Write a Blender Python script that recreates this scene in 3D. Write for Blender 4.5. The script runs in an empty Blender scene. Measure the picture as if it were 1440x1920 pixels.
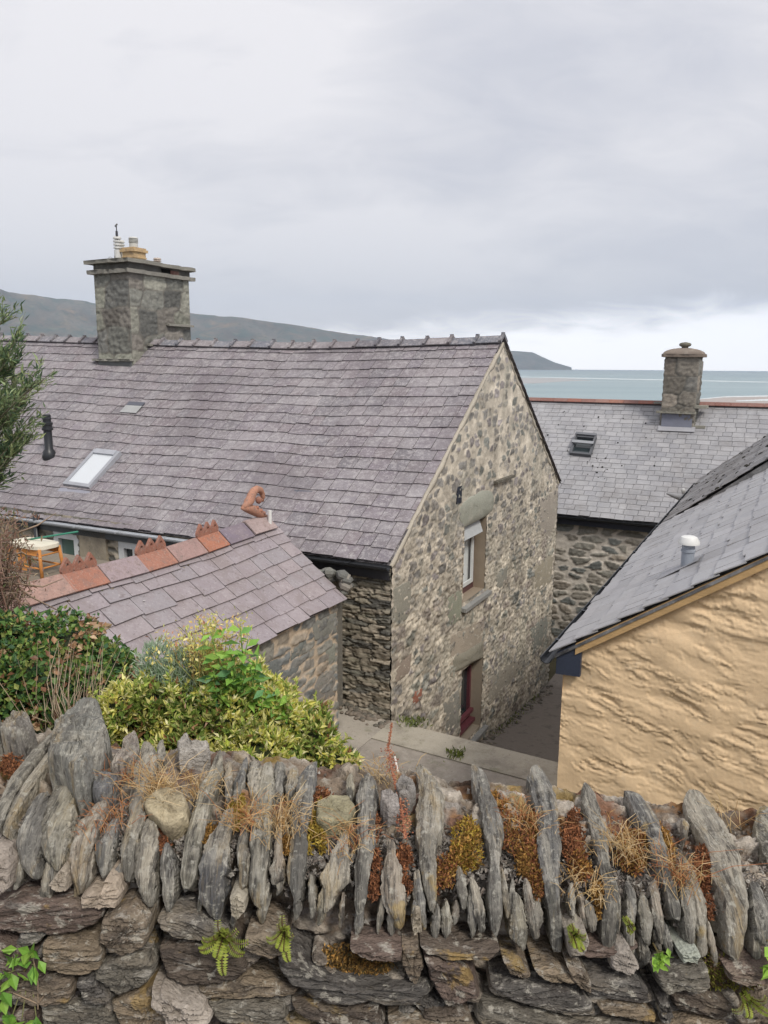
import bpy, math, random
import numpy as np
from mathutils import Vector, Matrix
random.seed(7); RS = np.random.RandomState(11)
SC = bpy.context.scene; COL = SC.collection
# ------------------------------------------------------------------ camera
F = 1440.0; PITCH = math.radians(10.75); ROLL = math.radians(0.42)
cam = bpy.data.cameras.new('camera'); co = bpy.data.objects.new('camera', cam); COL.objects.link(co)
cam.sensor_fit = 'HORIZONTAL'; cam.sensor_width = 36; cam.lens = 36; cam.clip_start = .05; cam.clip_end = 200000
co.matrix_world = Matrix.Rotation(math.pi/2-PITCH, 4, 'X') @ Matrix.Rotation(ROLL, 4, 'Z')
SC.camera = co
def ray(px, py):
    x = (px-720)/F; y = -(py-960)/F
    X = x*math.cos(ROLL)-y*math.sin(ROLL); Y = x*math.sin(ROLL)+y*math.cos(ROLL)
    d = np.array([X, math.cos(PITCH)+Y*math.sin(PITCH), Y*math.cos(PITCH)-math.sin(PITCH)])
    return d/d[1]
def at(px, py, D): return ray(px, py)*D
def hit(px, py, P0, N):
    d = ray(px, py); return d*(np.dot(P0, N)/np.dot(d, N))
def hz(px, py, z):
    d = ray(px, py); return d*(z/d[2])
def A(*a): return np.array(a, float)
def unit(v): v = np.asarray(v, float); return v/np.linalg.norm(v)
Z = A(0, 0, 1)
# ------------------------------------------------------------------ noise
def _h(i, j, s):
    n = (i.astype(np.int64)*374761393+j.astype(np.int64)*668265263+s*2147483647) & 0x7fffffff
    n = ((n ^ (n >> 13))*1274126177) & 0x7fffffff
    n = ((n ^ (n >> 11))*1103515245+12345) & 0x7fffffff
    return ((n >> 7) & 0xffff)/65535.0
def vn(x, y, s=0):
    x = np.asarray(x, float); y = np.asarray(y, float)
    i = np.floor(x); j = np.floor(y); a = x-i; b = y-j
    a = a*a*a*(a*(a*6-15)+10); b = b*b*b*(b*(b*6-15)+10)
    def g(di, dj): 
        t = _h(i+di, j+dj, s)*2*np.pi
        return np.cos(t)*(x-i-di)+np.sin(t)*(y-j-dj)
    return ((g(0, 0)*(1-a)+g(1, 0)*a)*(1-b)+(g(0, 1)*(1-a)+g(1, 1)*a)*b)*1.5
def fbm(x, y, o=4, s=0, gain=.5):
    r = 0; a = 1; f = 1
    for k in range(o): r = r+a*vn(x*f+17.3*k, y*f-9.1*k, s+k); a *= gain; f *= 2.03
    return r
def ss(a, b, x): t = np.clip((x-a)/(b-a), 0, 1); return t*t*(3-2*t)
def cells(u, v, cu, cv, seed, jit=.75, warp=.25, p=3.0):
    wu = u+warp*cu*fbm(u/cu*.9, v/cv*.9, 2, seed+5); wv = v+warp*cv*fbm(u/cu*.7, v/cv*.9, 2, seed+9)
    y = wv/cv; j0 = np.floor(y); F1 = np.full(u.shape, 9.); F2 = np.full(u.shape, 9.); I = np.zeros(u.shape); J = np.zeros(u.shape)
    for dj in (-1, 0, 1):
        j = j0+dj; x = wu/cu+_h(j, j*0, seed+3)*3; i0 = np.floor(x)
        for di in (-1, 0, 1):
            i = i0+di
            fx = i+.5+(_h(i, j, seed)-.5)*jit; fy = j+.5+(_h(i, j, seed+1)-.5)*jit*.8
            d = (np.abs(x-fx)**p+np.abs(y-fy)**p)**(1/p)/(.75+.5*_h(i, j, seed+2))
            c = d < F1; F2 = np.where(c, F1, np.minimum(F2, d)); F1 = np.where(c, d, F1)
            I = np.where(c, i, I); J = np.where(c, j, J)
    return F1, F2, I, J
# ------------------------------------------------------------------ mesh builder
class MB:
    def __init__(s): s.V = []; s.Q = []; s.T = []; s.C = []; s.n = 0
    def add(s, V, faces, col=(.5, .5, .5)):
        V = np.asarray(V, float).reshape(-1, 3); c = np.asarray(col, float)
        if c.ndim == 1: c = np.tile(c, (len(V), 1))
        s.V.append(V); s.C.append(c.reshape(-1, 3))
        if isinstance(faces, np.ndarray):
            if len(faces): (s.Q if faces.shape[1] == 4 else s.T).append(faces+s.n)
        else:
            q = [f for f in faces if len(f) == 4]; t = [f for f in faces if len(f) == 3]
            for f in faces:
                if len(f) > 4: t += [(f[0], f[k], f[k+1]) for k in range(1, len(f)-1)]
            if q: s.Q.append(np.array(q)+s.n)
            if t: s.T.append(np.array(t)+s.n)
        s.n += len(V); return s
    def grid(s, P, col, keep=None):
        ny, nx = P.shape[:2]; I = np.arange(ny*nx).reshape(ny, nx)
        q = np.stack([I[:-1, :-1], I[:-1, 1:], I[1:, 1:], I[1:, :-1]], -1)
        q = q[keep] if keep is not None else q.reshape(-1, 4)
        c = np.asarray(col, float)
        return s.add(P, q.reshape(-1, 4), c if c.ndim == 1 else c.reshape(-1, 3))
    def box(s, O, a, b, c, col=(.5, .5, .5)):
        O, a, b, c = map(np.asarray, (O, a, b, c))
        V = [O, O+a, O+a+b, O+b, O+c, O+a+c, O+a+b+c, O+b+c]
        return s.add(V, [(0, 3, 2, 1), (4, 5, 6, 7), (0, 1, 5, 4), (1, 2, 6, 5), (2, 3, 7, 6), (3, 0, 4, 7)], col)
    def prism(s, poly, ext, col=(.5, .5, .5)):
        n = len(poly); V = [np.asarray(p, float) for p in poly]; V += [p+np.asarray(ext) for p in V]
        return s.add(V, [tuple(range(n))[::-1], tuple(range(n, 2*n))]+[(i, (i+1) % n, n+(i+1) % n, n+i) for i in range(n)], col)
    def tube(s, pts, rad, k=8, col=(.5, .5, .5), closed=True):
        pts = [np.asarray(p, float) for p in pts]; n = len(pts)
        if not hasattr(rad, '__len__'): rad = [rad]*n
        V = []
        for i, p in enumerate(pts):
            t = unit(pts[min(i+1, n-1)]-pts[max(i-1, 0)]); a = A(0, 0, 1) if abs(t[2]) < .9 else A(1, 0, 0)
            x = unit(np.cross(t, a)); y = np.cross(t, x)
            for j in range(k): an = 2*math.pi*j/k; V.append(p+rad[i]*(math.cos(an)*x+math.sin(an)*y))
        f = [(i*k+j, i*k+(j+1) % k, (i+1)*k+(j+1) % k, (i+1)*k+j) for i in range(n-1) for j in range(k)]
        if closed: f += [tuple(range(k))[::-1], tuple(range((n-1)*k, n*k))]
        return s.add(V, f, col)
    def lathe(s, O, prof, k=20, col=(.5, .5, .5), axis=Z, sq=None):
        axis = unit(axis); a = A(1, 0, 0) if abs(axis[0]) < .9 else A(0, 1, 0)
        x = unit(np.cross(axis, a)); y = np.cross(axis, x); V = []
        for r, h in prof:
            for j in range(k): an = 2*math.pi*j/k; V.append(O+axis*h+r*(math.cos(an)*x+math.sin(an)*y))
        n = len(prof)
        return s.add(V, [(i*k+j, i*k+(j+1) % k, (i+1)*k+(j+1) % k, (i+1)*k+j) for i in range(n-1) for j in range(k)]+[tuple(range(k))[::-1], tuple(range((n-1)*k, n*k))], col)
    def build(s, name, mat, parent=None, smooth=False, sharp=None):
        V = np.concatenate(s.V); C = np.concatenate(s.C)
        base = A(*parent.location) if parent is not None and parent.type == 'EMPTY' else (A(*parent['base']) if parent is not None else A(V[:, 0].mean(), V[:, 1].mean(), V[:, 2].min()))
        V = V-base
        Q = np.concatenate(s.Q) if s.Q else np.zeros((0, 4), int); T = np.concatenate(s.T) if s.T else np.zeros((0, 3), int)
        me = bpy.data.meshes.new(name); me.vertices.add(len(V)); me.vertices.foreach_set('co', V.ravel())
        me.loops.add(Q.size+T.size); me.loops.foreach_set('vertex_index', np.concatenate([Q.ravel(), T.ravel()]).astype(np.int32))
        me.polygons.add(len(Q)+len(T))
        st = np.concatenate([np.arange(len(Q))*4, Q.size+np.arange(len(T))*3]).astype(np.int32)
        me.polygons.foreach_set('loop_start', st)
        me.polygons.foreach_set('use_smooth', np.full(len(st), bool(smooth)))
        me.update(calc_edges=True)
        at_ = me.color_attributes.new('col', 'FLOAT_COLOR', 'POINT')
        at_.data.foreach_set('color', np.concatenate([np.clip(C, 0, 1), np.ones((len(C), 1))], 1).ravel())
        me.validate()
        if smooth and sharp: me.set_sharp_from_angle(angle=math.radians(sharp))
        me.materials.append(mat)
        o = bpy.data.objects.new(name, me); COL.objects.link(o)
        if parent is not None:
            o.parent = parent
            if parent.type != 'EMPTY': o.parent = parent; o.location = (0, 0, 0)
        else: o.location = base
        o['base'] = list(map(float, base))
        return o
def tag(o, label=None, cat=None, group=None, kind=None):
    if label: o['label'] = label
    if cat: o['category'] = cat
    if group: o['group'] = group
    if kind: o['kind'] = kind
    return o
def thing(name, loc, label, cat, group=None):
    o = bpy.data.objects.new(name, None); COL.objects.link(o); o.location = tuple(map(float, loc)); o.empty_display_size = .2
    bpy.context.view_layer.update()
    return tag(o, label, cat, group)
# ------------------------------------------------------------------ materials
def mat(name, base=(.5, .5, .5), attr=True, rough=.85, sc=(4, 4, 4), var=.3, bump=.3, bsc=1.0, bd=.01, spots=None, metal=0, spec=.4, fine=9, trans=0, blot=None):
    m = bpy.data.materials.new(name); m.use_nodes = True; nt = m.node_tree; N = nt.nodes; L = nt.links
    b = N['Principled BSDF']; b.inputs['Roughness'].default_value = rough; b.inputs['Metallic'].default_value = metal
    b.inputs['Specular IOR Level'].default_value = spec
    tc = N.new('ShaderNodeTexCoord'); mp = N.new('ShaderNodeMapping'); L.new(tc.outputs['Object'], mp.inputs[0]); mp.inputs['Scale'].default_value = sc
    def noise(s, d=5, r=.6):
        n = N.new('ShaderNodeTexNoise'); n.inputs['Scale'].default_value = s; n.inputs['Detail'].default_value = d; n.inputs['Roughness'].default_value = r
        L.new(mp.outputs[0], n.inputs['Vector']); return n
    n1 = noise(1.0); n2 = noise(fine, 4, .65)
    if attr: a = N.new('ShaderNodeVertexColor'); a.layer_name = 'col'; src = a.outputs[0]
    else: a = N.new('ShaderNodeRGB'); a.outputs[0].default_value = (*base, 1); src = a.outputs[0]
    ad = N.new('ShaderNodeMath'); ad.operation = 'ADD'; L.new(n1.outputs[0], ad.inputs[0]); L.new(n2.outputs[0], ad.inputs[1])
    mr = N.new('ShaderNodeMapRange'); mr.inputs[1].default_value = .6; mr.inputs[2].default_value = 1.4; mr.inputs[3].default_value = 1-var; mr.inputs[4].default_value = 1+var
    L.new(ad.outputs[0], mr.inputs[0])
    vm = N.new('ShaderNodeVectorMath'); vm.operation = 'SCALE'; L.new(src, vm.inputs[0]); L.new(mr.outputs[0], vm.inputs['Scale'])
    out = vm.outputs[0]
    for sp in (spots or []):
        c, s_, lo, hi, amt = sp
        n3 = noise(s_, 6, .7)
        r3 = N.new('ShaderNodeMapRange'); r3.inputs[1].default_value = lo; r3.inputs[2].default_value = hi; r3.inputs[4].default_value = amt; L.new(n3.outputs[0], r3.inputs[0])
        mx = N.new('ShaderNodeMixRGB'); L.new(r3.outputs[0], mx.inputs[0]); L.new(out, mx.inputs[1]); mx.inputs[2].default_value = (*c, 1); out = mx.outputs[0]
    for c, s_, lo, hi, amt in (blot or []):      # lichen and stains that do not follow the grain
        n3 = N.new('ShaderNodeTexNoise'); n3.inputs['Scale'].default_value = s_; n3.inputs['Detail'].default_value = 5; n3.inputs['Roughness'].default_value = .65; L.new(tc.outputs['Object'], n3.inputs['Vector'])
        r3 = N.new('ShaderNodeMapRange'); r3.inputs[1].default_value = lo; r3.inputs[2].default_value = hi; r3.inputs[4].default_value = amt; L.new(n3.outputs[0], r3.inputs[0])
        mx = N.new('ShaderNodeMixRGB'); L.new(r3.outputs[0], mx.inputs[0]); L.new(out, mx.inputs[1]); mx.inputs[2].default_value = (*c, 1); out = mx.outputs[0]
    L.new(out, b.inputs['Base Color'])
    if bump:
        bp = N.new('ShaderNodeBump'); bp.inputs['Strength'].default_value = bump; bp.inputs['Distance'].default_value = bd
        L.new(ad.outputs[0], bp.inputs['Height']); L.new(bp.outputs[0], b.inputs['Normal'])
    if trans:
        tr = N.new('ShaderNodeBsdfTranslucent'); L.new(out, tr.inputs[0]); mx = N.new('ShaderNodeMixShader'); mx.inputs[0].default_value = trans
        L.new(b.outputs[0], mx.inputs[1]); L.new(tr.outputs[0], mx.inputs[2]); L.new(mx.outputs[0], N['Material Output'].inputs[0])
    return m
LICH = (.42, .41, .37)
M_RUB = mat('rubble', sc=(1, 1, 1), rough=.95, var=.26, bump=.5, fine=34, bd=.012, spec=.15, spots=[((.17, .16, .14), 9, .62, .72, .4), ((.52, .49, .43), 3, .56, .70, .3)])
M_DARKRUB = mat('layered_rubble', sc=(1, 1, 5), rough=.95, var=.4, bump=.6, fine=14, bd=.02, spec=.15, spots=[((.08, .10, .06), 2, .55, .7, .5)])
M_SLATE = mat('slate', sc=(1, 1, 1), rough=.62, var=.16, bump=.3, fine=26, bd=.012, spec=.3, spots=[((.40, .375, .385), 1.1, .48, .64, .4), ((.17, .145, .15), 5, .50, .64, .5), ((.48, .455, .455), 12, .50, .62, .5), ((.60, .58, .56), 34, .56, .64, .6), ((.11, .095, .10), 24, .58, .66, .5), ((.15, .13, .14), .45, .50, .62, .5)])
M_SLATE2 = mat('grey_slate', sc=(1, 1, 1), rough=.5, var=.13, bump=.2, fine=30, bd=.008, spec=.45, spots=[((.14, .14, .14), 28, .58, .66, .5), ((.44, .435, .44), 1.4, .46, .64, .5), ((.22, .205, .20), .8, .52, .68, .5), ((.50, .50, .50), 16, .56, .66, .4)])
M_SLATE3 = mat('big_slate', sc=(2, 2, 2), rough=.6, var=.12, bump=.3, fine=14, bd=.01, spec=.35, spots=[((.16, .13, .13), 8, .57, .64, .6), ((.22, .18, .17), 1.2, .50, .64, .5), ((.50, .47, .46), 14, .58, .64, .45), ((.27, .225, .235), 3, .48, .64, .5)])
M_OCHRE = mat('ochre_paint', sc=(1, 1, 1), rough=.75, var=.07, bump=.35, fine=40, bd=.006, spec=.25, spots=[((.60, .43, .27), 2.4, .54, .70, .35), ((.86, .70, .50), 9, .56, .7, .35), ((.36, .33, .30), 1.1, .70, .72, .6)])
M_COPE = mat('coping_schist', sc=(95, 15, 15), rough=.92, var=.42, bump=.8, fine=3.3, bd=.014, spec=.15, spots=[((.50, .46, .38), .5, .50, .60, .5), ((.15, .14, .125), .30, .52, .60, .6), ((.42, .31, .16), .20, .56, .64, .5), ((.06, .055, .05), .9, .55, .61, .75)], blot=[((.60, .58, .50), 70, .55, .64, .5), ((.54, .51, .44), 22, .52, .66, .45), ((.13, .12, .105), 34, .57, .64, .5), ((.46, .32, .10), 9, .63, .68, .5)])
M_FACE = mat('face_schist', sc=(12, 16, 42), rough=.92, var=.42, bump=1.0, fine=3.3, bd=.016, spec=.15, spots=[((.36, .30, .22), .30, .52, .66, .5), ((.42, .29, .10), .4, .62, .67, .55), ((.46, .43, .38), 1.3, .56, .64, .55), ((.06, .05, .045), .7, .55, .62, .6)], blot=[((.50, .47, .40), 40, .57, .63, .6), ((.45, .30, .10), 7, .60, .64, .5)])
M_BED = mat('lime_mortar_and_gravel', sc=(12, 12, 12), rough=1, var=.4, bump=.9, fine=9, bd=.01, spec=.1, spots=[((.10, .075, .05), .35, .5, .66, .7), ((.40, .35, .29), 2.2, .6, .7, .5)])
M_CONC = mat('concrete', sc=(2, 2, 2), rough=.95, var=.2, bump=.3, fine=30, bd=.01, spec=.2, spots=[((.17, .15, .13), .6, .48, .62, .55), ((.20, .20, .13), 1.6, .56, .66, .5), ((.44, .41, .36), 4, .56, .66, .4), ((.11, .10, .085), 9, .60, .66, .5)])
M_TAR = mat('tarmac', sc=(4, 4, 4), rough=.95, var=.22, bump=.3, fine=30, bd=.01, spec=.2, spots=[((.24, .21, .18), .3, .48, .62, .5), ((.09, .08, .07), 1, .52, .64, .5), ((.34, .31, .27), 6, .60, .66, .6)])
M_EARTH = mat('earth', base=(.09, .08, .045), attr=False, sc=(2, 2, 2), rough=1, var=.4, bump=.6, fine=8, bd=.05)
M_TERRA = mat('terracotta', sc=(8, 8, 8), rough=.8, var=.2, bump=.3, fine=8, bd=.004, spots=[((.22, .16, .14), 1.2, .50, .64, .55), ((.12, .10, .09), 3, .56, .64, .5), ((.45, .38, .33), 5, .56, .64, .45)])
M_WHITE = mat('white_plastic', base=(.72, .72, .70), attr=False, rough=.4, var=.05, bump=0)
M_BLACK = mat('black_plastic', base=(.022, .024, .028), attr=False, rough=.4, var=.1, bump=0, spec=.5)
M_LEAD = mat('lead', sc=(5, 5, 5), rough=.5, var=.15, bump=.1, metal=.0)
M_WOOD = mat('wood', sc=(3, 3, 12), rough=.7, var=.25, bump=.2, fine=6)
M_PAINT = mat('painted', sc=(6, 6, 6), rough=.5, var=.12, bump=.1)
M_LEAF = mat('leaves', sc=(9, 9, 9), rough=.45, var=.22, bump=0, trans=.25, spec=.4)
M_TWIG = mat('twigs', sc=(9, 9, 9), rough=.9, var=.25, bump=0)
M_MOSS = mat('moss', sc=(20, 20, 20), rough=1, var=.45, bump=1, fine=8, bd=.01)
M_SAND = mat('sand', sc=(.02, .02, .02), rough=1, var=.1, bump=0, spec=.1)
M_HILL = mat('hillside', sc=(.004, .004, .004), rough=1, var=.35, bump=0, spec=0, spots=[((.075, .115, .10), 1.6, .48, .58, .7), ((.30, .21, .13), 1.1, .54, .66, .6), ((.045, .07, .06), 5, .56, .62, .75), ((.20, .22, .16), 2.7, .60, .64, .6)])
def glass(name, c, rough=.05):
    m = bpy.data.materials.new(name); m.use_nodes = True; b = m.node_tree.nodes['Principled BSDF']
    b.inputs['Base Color'].default_value = (*c, 1); b.inputs['Roughness'].default_value = rough; b.inputs['Specular IOR Level'].default_value = .8; return m
M_GLASS = glass('window_glass', (.03, .04, .045)); M_GLASSG = glass('green_curtained_glass', (.09, .15, .13), .15); M_BLIND = glass('skylight_blind_glass', (.62, .65, .68), .1)
M_SKYREFL = glass('painted_reflection_glass', (.72, .75, .75), .3)  # pale base colour paints the sky's reflection into the pane
# ------------------------------------------------------------------ frame of the town (everything follows one grid of directions)
E1 = at(735, 1055, 11.0)                      # near eave corner of the big house
E2 = hz(1047, 905, E1[2]); SPAN = np.linalg.norm(E2-E1)
G = unit(E2-E1); U = A(-G[1], G[0], 0); Vv = -U; NG = -G
def W(a, s, z): return A(E1[0], E1[1], 0)+a*Vv+s*G+z*Z
def loc(P): d = P-A(E1[0], E1[1], P[2]); return float(d@Vv), float(d@G), float(P[2])
ZE = E1[2]; ZR = .49; HS = SPAN/2
def patch(mb, P0, eu, ev, lu, lv, res, fn, out, inside=None, taper=.0):
    nu = max(2, int(lu/res)+1); nv = max(2, int(lv/res)+1)
    u, v = np.meshgrid(np.linspace(0, lu, nu), np.linspace(0, lv, nv))
    h, c = fn(u, v)
    if taper: h = h*np.minimum(1, np.minimum(np.minimum(u, lu-u), np.minimum(v, lv-v))/taper)
    P = np.asarray(P0)+u[..., None]*eu+v[..., None]*ev+h[..., None]*out
    keep = None
    if inside is not None:
        uc = (u[:-1, :-1]+u[1:, 1:])/2; vc = (v[:-1, :-1]+v[1:, 1:])/2; keep = inside(uc, vc)
    mb.grid(P, c, keep)
def rubfn(cu, cv, seed, gap=.1, soft=.12, amp=.03, rough=.012, mort=(.36, .31, .25), pal=((.15, .145, .135), (.20, .19, .165), (.13, .14, .125), (.22, .18, .16)), exist=1.0, strata=0, jit=.75, warp=.25, p=3.0, mvar=.2):
    pal = np.array(pal)
    def fn(u, v):
        F1, F2, I, J = cells(u, v, cu, cv, seed, jit, warp, p)
        e = F2-F1; r = _h(I, J, seed+21); ex = _h(I, J, seed+22)
        m = ss(gap, gap+soft, e)*(ex < (exist(u, v) if callable(exist) else exist))
        h = m*amp*(.35+.9*r)*(1-.35*np.clip(F1, 0, 1)**2)+rough*fbm(u/.12, v/.12, 4, seed+30)*(.6+.6*m)
        if strata: h = h+strata*m*fbm(u/(cu*1.2)+r*9, v/(cv*.12), 3, seed+40)
        k = (np.floor(_h(I, J, seed+23)*len(pal))).astype(int) % len(pal)
        sc_ = pal[k]*(.75+.5*_h(I, J, seed+24))[..., None]
        n = fbm(u/.3, v/.3, 4, seed+50)[..., None]
        mc = np.array(mort)*(1+mvar*n)
        sc_ = sc_*(1+.25*fbm(u/.1, v/.05, 3, seed+60)[..., None])
        c = sc_*m[..., None]+mc*(1-m[..., None])
        return h, c
    return fn
def pillow(mb, pts, n, H, depth, col, seed=0, rings=(1, .93, .8, .6, .35, .12), nb=56, rough=.02, grain=None, ga=0., pw=3.2):
    """a solid stone from its outline: traced rim, domed rough face, sides running back by depth"""
    pts = np.array(pts); c = pts.mean(0); n = unit(n); L = len(pts)
    seg = np.linalg.norm(np.roll(pts, -1, 0)-pts, axis=1); cum = np.concatenate([[0], np.cumsum(seg)]); t = np.linspace(0, cum[-1], nb, endpoint=False)
    cl = np.vstack([pts, pts[:1]]); rim = np.stack([np.interp(t, cum, cl[:, k]) for k in range(3)], 1)
    rim = .7*rim+.15*np.roll(rim, 1, 0)+.15*np.roll(rim, -1, 0)
    size = seg.sum()/6; a = np.arange(nb)/nb*2*np.pi
    rim = rim+(rim-c)*(rough*2*vn(np.cos(a)*3+seed, np.sin(a)*3, seed)+rough*vn(np.cos(a)*9, np.sin(a)*9+seed, seed+1))[:, None]
    V = [rim*.97+c*.03-n*depth, rim]; 
    ex = unit(np.cross(n, Z if abs(n[2]) < .8 else A(0, 1, 0))); ey = np.cross(n, ex); g = ex if grain is None else unit(grain); gx = np.cross(n, g)
    for s in rings:
        p = c+(rim-c)*s; hh = H*(1-s**pw)
        q = p-c; x = q@g; y = q@gx
        d = H*.34*fbm(x/(size*.9)+seed*3.1, y/(size*.30), 5, seed, .6)+ga*(fbm(x/(size*1.6)+seed, y/(size*.09), 3, seed+7)+.8*np.floor(3*vn(x/(size*2)+seed, y/(size*.35), seed+8))/3)
        V.append(p+n*(hh+d*(1-s*.6))[..., None] if hasattr(hh, 'shape') else p+n[None, :]*(hh+d*(1-s*.6))[:, None])
    k = len(V); V = np.vstack(V+[V[-1].mean(0)[None, :]]); m = k*nb
    f = [(i*nb+j, i*nb+(j+1) % nb, (i+1)*nb+(j+1) % nb, (i+1)*nb+j) for i in range(k-1) for j in range(nb)]+[((k-1)*nb+j, (k-1)*nb+(j+1) % nb, m) for j in range(nb)]
    mb.add(V, f, col)
def slates(mb, pos, n, u0, u1, rows, wmin, wmax, pal, tv=.006, lift=.012, jit=.006, seed=3, th=.007, u0f=None, u1f=None, skip=None, grad=None, kv=.08):
    """courses of separate overlapping slates; pos(u,d01) gives the bed surface, n its normal"""
    R = random.Random(seed); V = []; Fq = []; C = []; pm = [sum(q[i] for q in pal)/len(pal) for i in range(3)]
    edges = np.linspace(0, 1, rows+1) if grad is None else grad
    for r in range(rows):
        a0, a1 = edges[r], edges[r+1]
        lo = u0f(a0) if u0f else u0; hi = u1f(a0) if u1f else u1
        u = lo-R.random()*wmax*.5
        while u < hi:
            w = R.uniform(wmin, wmax); x0 = max(u, lo); x1 = min(u+w-.011, hi); u += w
            if x1-x0 < .04: continue
            if skip and skip((x0+x1)/2, (a0+a1)/2): continue
            da = R.uniform(-jit, jit); db = da+R.uniform(-jit, jit)*.7
            p = pal[R.randrange(len(pal))]; k = R.uniform(1-kv, 1+kv); m0 = sum(p)/3; c = [(x*.6+m0*.0+pm[i_]*.4)*k for i_, x in enumerate(p)]
            l0 = lift*R.uniform(.8, 1.35); l1 = lift*R.uniform(.8, 1.35); ba = len(V)
            hd = a0-(a1-a0)*.12
            P = [pos(x0, hd), pos(x1, hd), pos(x1, a1+db), pos(x0, a1+da)]
            top = [P[0]+n*.002, P[1]+n*.002, P[2]+n*l1, P[3]+n*l0]
            bot = [t-n*th for t in top]
            V += top+bot; C += [c]*8
            Fq += [(ba, ba+1, ba+2, ba+3), (ba+3, ba+2, ba+6, ba+7), (ba, ba+3, ba+7, ba+4), (ba+2, ba+1, ba+5, ba+6)]
    mb.add(np.array(V), np.array(Fq), np.array(C))
PURP = [tuple((x*.86+(.30*p_[0]+.59*p_[1]+.11*p_[2])*.14)*.87 for x in p_) for p_ in [(.245, .205, .235), (.265, .225, .245), (.225, .195, .225), (.28, .245, .255), (.235, .215, .235), (.30, .27, .285), (.25, .22, .24), (.21, .195, .215), (.26, .21, .225)]]
GREY = [(.29, .29, .305), (.32, .32, .335), (.265, .265, .285), (.355, .35, .36), (.31, .305, .32), (.285, .28, .29)]
# ================================================================== BIG STONE HOUSE
house = thing('stone_house', W(-5, 4, -5.3), 'big rubble stone house with a long purple slate roof and bare gable wall', 'house')
def zr(t): # ridge height along the house, t metres from the gable (old sagging roof)
    return np.interp(t, [0, 2.3, 4.7, 7.8, 14.6, 20], [.515, .455, .42, .50, .70, .75])
def ze(t): return np.interp(t, [0, 4, 9, 20], [ZE, ZE-.01, ZE-.09, ZE-.1])
LH = 17.5
def roofA(t, d):   # t from the gable leftwards, d 0 ridge .. 1 eave
    wob = .014*math.sin(t*1.3+d*3)+.007*math.sin(t*3.1+5*d)
    z = zr(t)*(1-d)+ze(t)*d-.05*math.sin(math.pi*d)+wob*math.sin(math.pi*min(d, 1))
    return A(E1[0], E1[1], 0)-t*Vv+G*(HS*(1-d)-.10*d)+z*Z
NA = unit(np.cross(-Vv, G*(-HS)+Z*(ZE-ZR))); NA = NA if NA[2] > 0 else -NA
# front wall (layered slate rubble) and gable
mb = MB()
dk = rubfn(.40, .075, 5, gap=.04, soft=.07, amp=.040, rough=.014, mort=(.10, .088, .07), pal=((.29, .26, .205), (.36, .315, .25), (.21, .20, .17), (.40, .35, .28), (.16, .155, .14)), strata=.016)
wz0 = -7.2
win1 = [hit(100, 975, E1, G), hit(152, 1052, E1, G)]; win2 = [hit(222, 990, E1, G), hit(262, 1060, E1, G)]
w1a = -loc(win1[0])[0]; w1b = -loc(win1[1])[0]; w2a = -loc(win2[0])[0]; w2b = -loc(win2[1])[0]
WT = ZE-.28; WB = ZE-1.35
def fin(u, v):
    z = wz0+v; k = np.ones(u.shape, bool)
    for (a, b) in ((w1b, w1a), (w2b, w2a)): k &= ~((u > a) & (u < b) & (z > WB) & (z < WT))
    return k
patch(mb, W(0, 0, wz0), -Vv, Z, 2.0, ZE-wz0+.05, .016, dk, -G, inside=fin); patch(mb, W(-2.0, 0, wz0), -Vv, Z, LH-2, ZE-wz0+.05, .05, lambda u, v: dk(u+2.0, v), -G, inside=lambda u, v: fin(u+2.0, v))
mb.build('front_wall', M_DARKRUB, house, True)
# gable
UW = (2.86, 4.02, -4.28, -2.72); LW = (2.92, 4.06, -7.2, -5.45)      # s0 s1 z0 z1
mb = MB()
upm = lambda u, v: .85+0*u
gb = rubfn(.27, .17, 31, gap=.17, soft=.08, amp=.008, rough=.014, mort=(.56, .505, .42), pal=((.25, .24, .225), (.30, .28, .255), (.23, .235, .215), (.28, .255, .25), (.38, .355, .31)), exist=lambda u, v: np.where(v > 5.2, .62, .6), mvar=.3)
gb2 = rubfn(.55, .25, 77, gap=.12, soft=.16, amp=.012, rough=.016, mort=(.54, .49, .405), pal=((.27, .27, .235), (.36, .32, .27), (.23, .24, .225), (.33, .29, .255)), exist=.62, mvar=.5)
gz0 = -8.6
def gfn(u, v):
    h1, c1 = gb(u, v); h2, c2 = gb2(u, v)
    k = ss(5.6, 4.6, v+.5*fbm(u, v, 2, 3)+.0*u)*ss(-.15, .35, fbm(u/.7, v/.7, 3, 91)+.15)
    h = h1*(1-k)+h2*k+.016*fbm(u/.20, v/.08, 5, 12, .62)*ss(6.4, 4.8, v)
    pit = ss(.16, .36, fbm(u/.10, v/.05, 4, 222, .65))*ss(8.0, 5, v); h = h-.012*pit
    c = c1*(1-k[..., None])+c2*k[..., None]
    g = ss(.1, .6, fbm(u/.9, v/1.4, 3, 55)+.35*ss(8.2, 9.2, u)-.1*ss(5, 7, v))[..., None]
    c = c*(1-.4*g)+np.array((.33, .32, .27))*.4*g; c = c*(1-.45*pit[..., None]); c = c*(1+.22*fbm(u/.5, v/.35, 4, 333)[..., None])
    return h, c
def gin(u, v):
    z = gz0+v; top = np.where(u < HS, ZE+(ZR-ZE)*u/HS, ZE+(ZR-ZE)*(SPAN-u)/HS)
    k = z < top-.01
    for (a, b, c, d) in (UW, LW): k &= ~((u > a) & (u < b) & (z > c) & (z < d))
    return k
patch(mb, W(0, 0, gz0), G, Z, SPAN, ZR-gz0+.1, .024, gfn, Vv, inside=gin)
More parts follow.
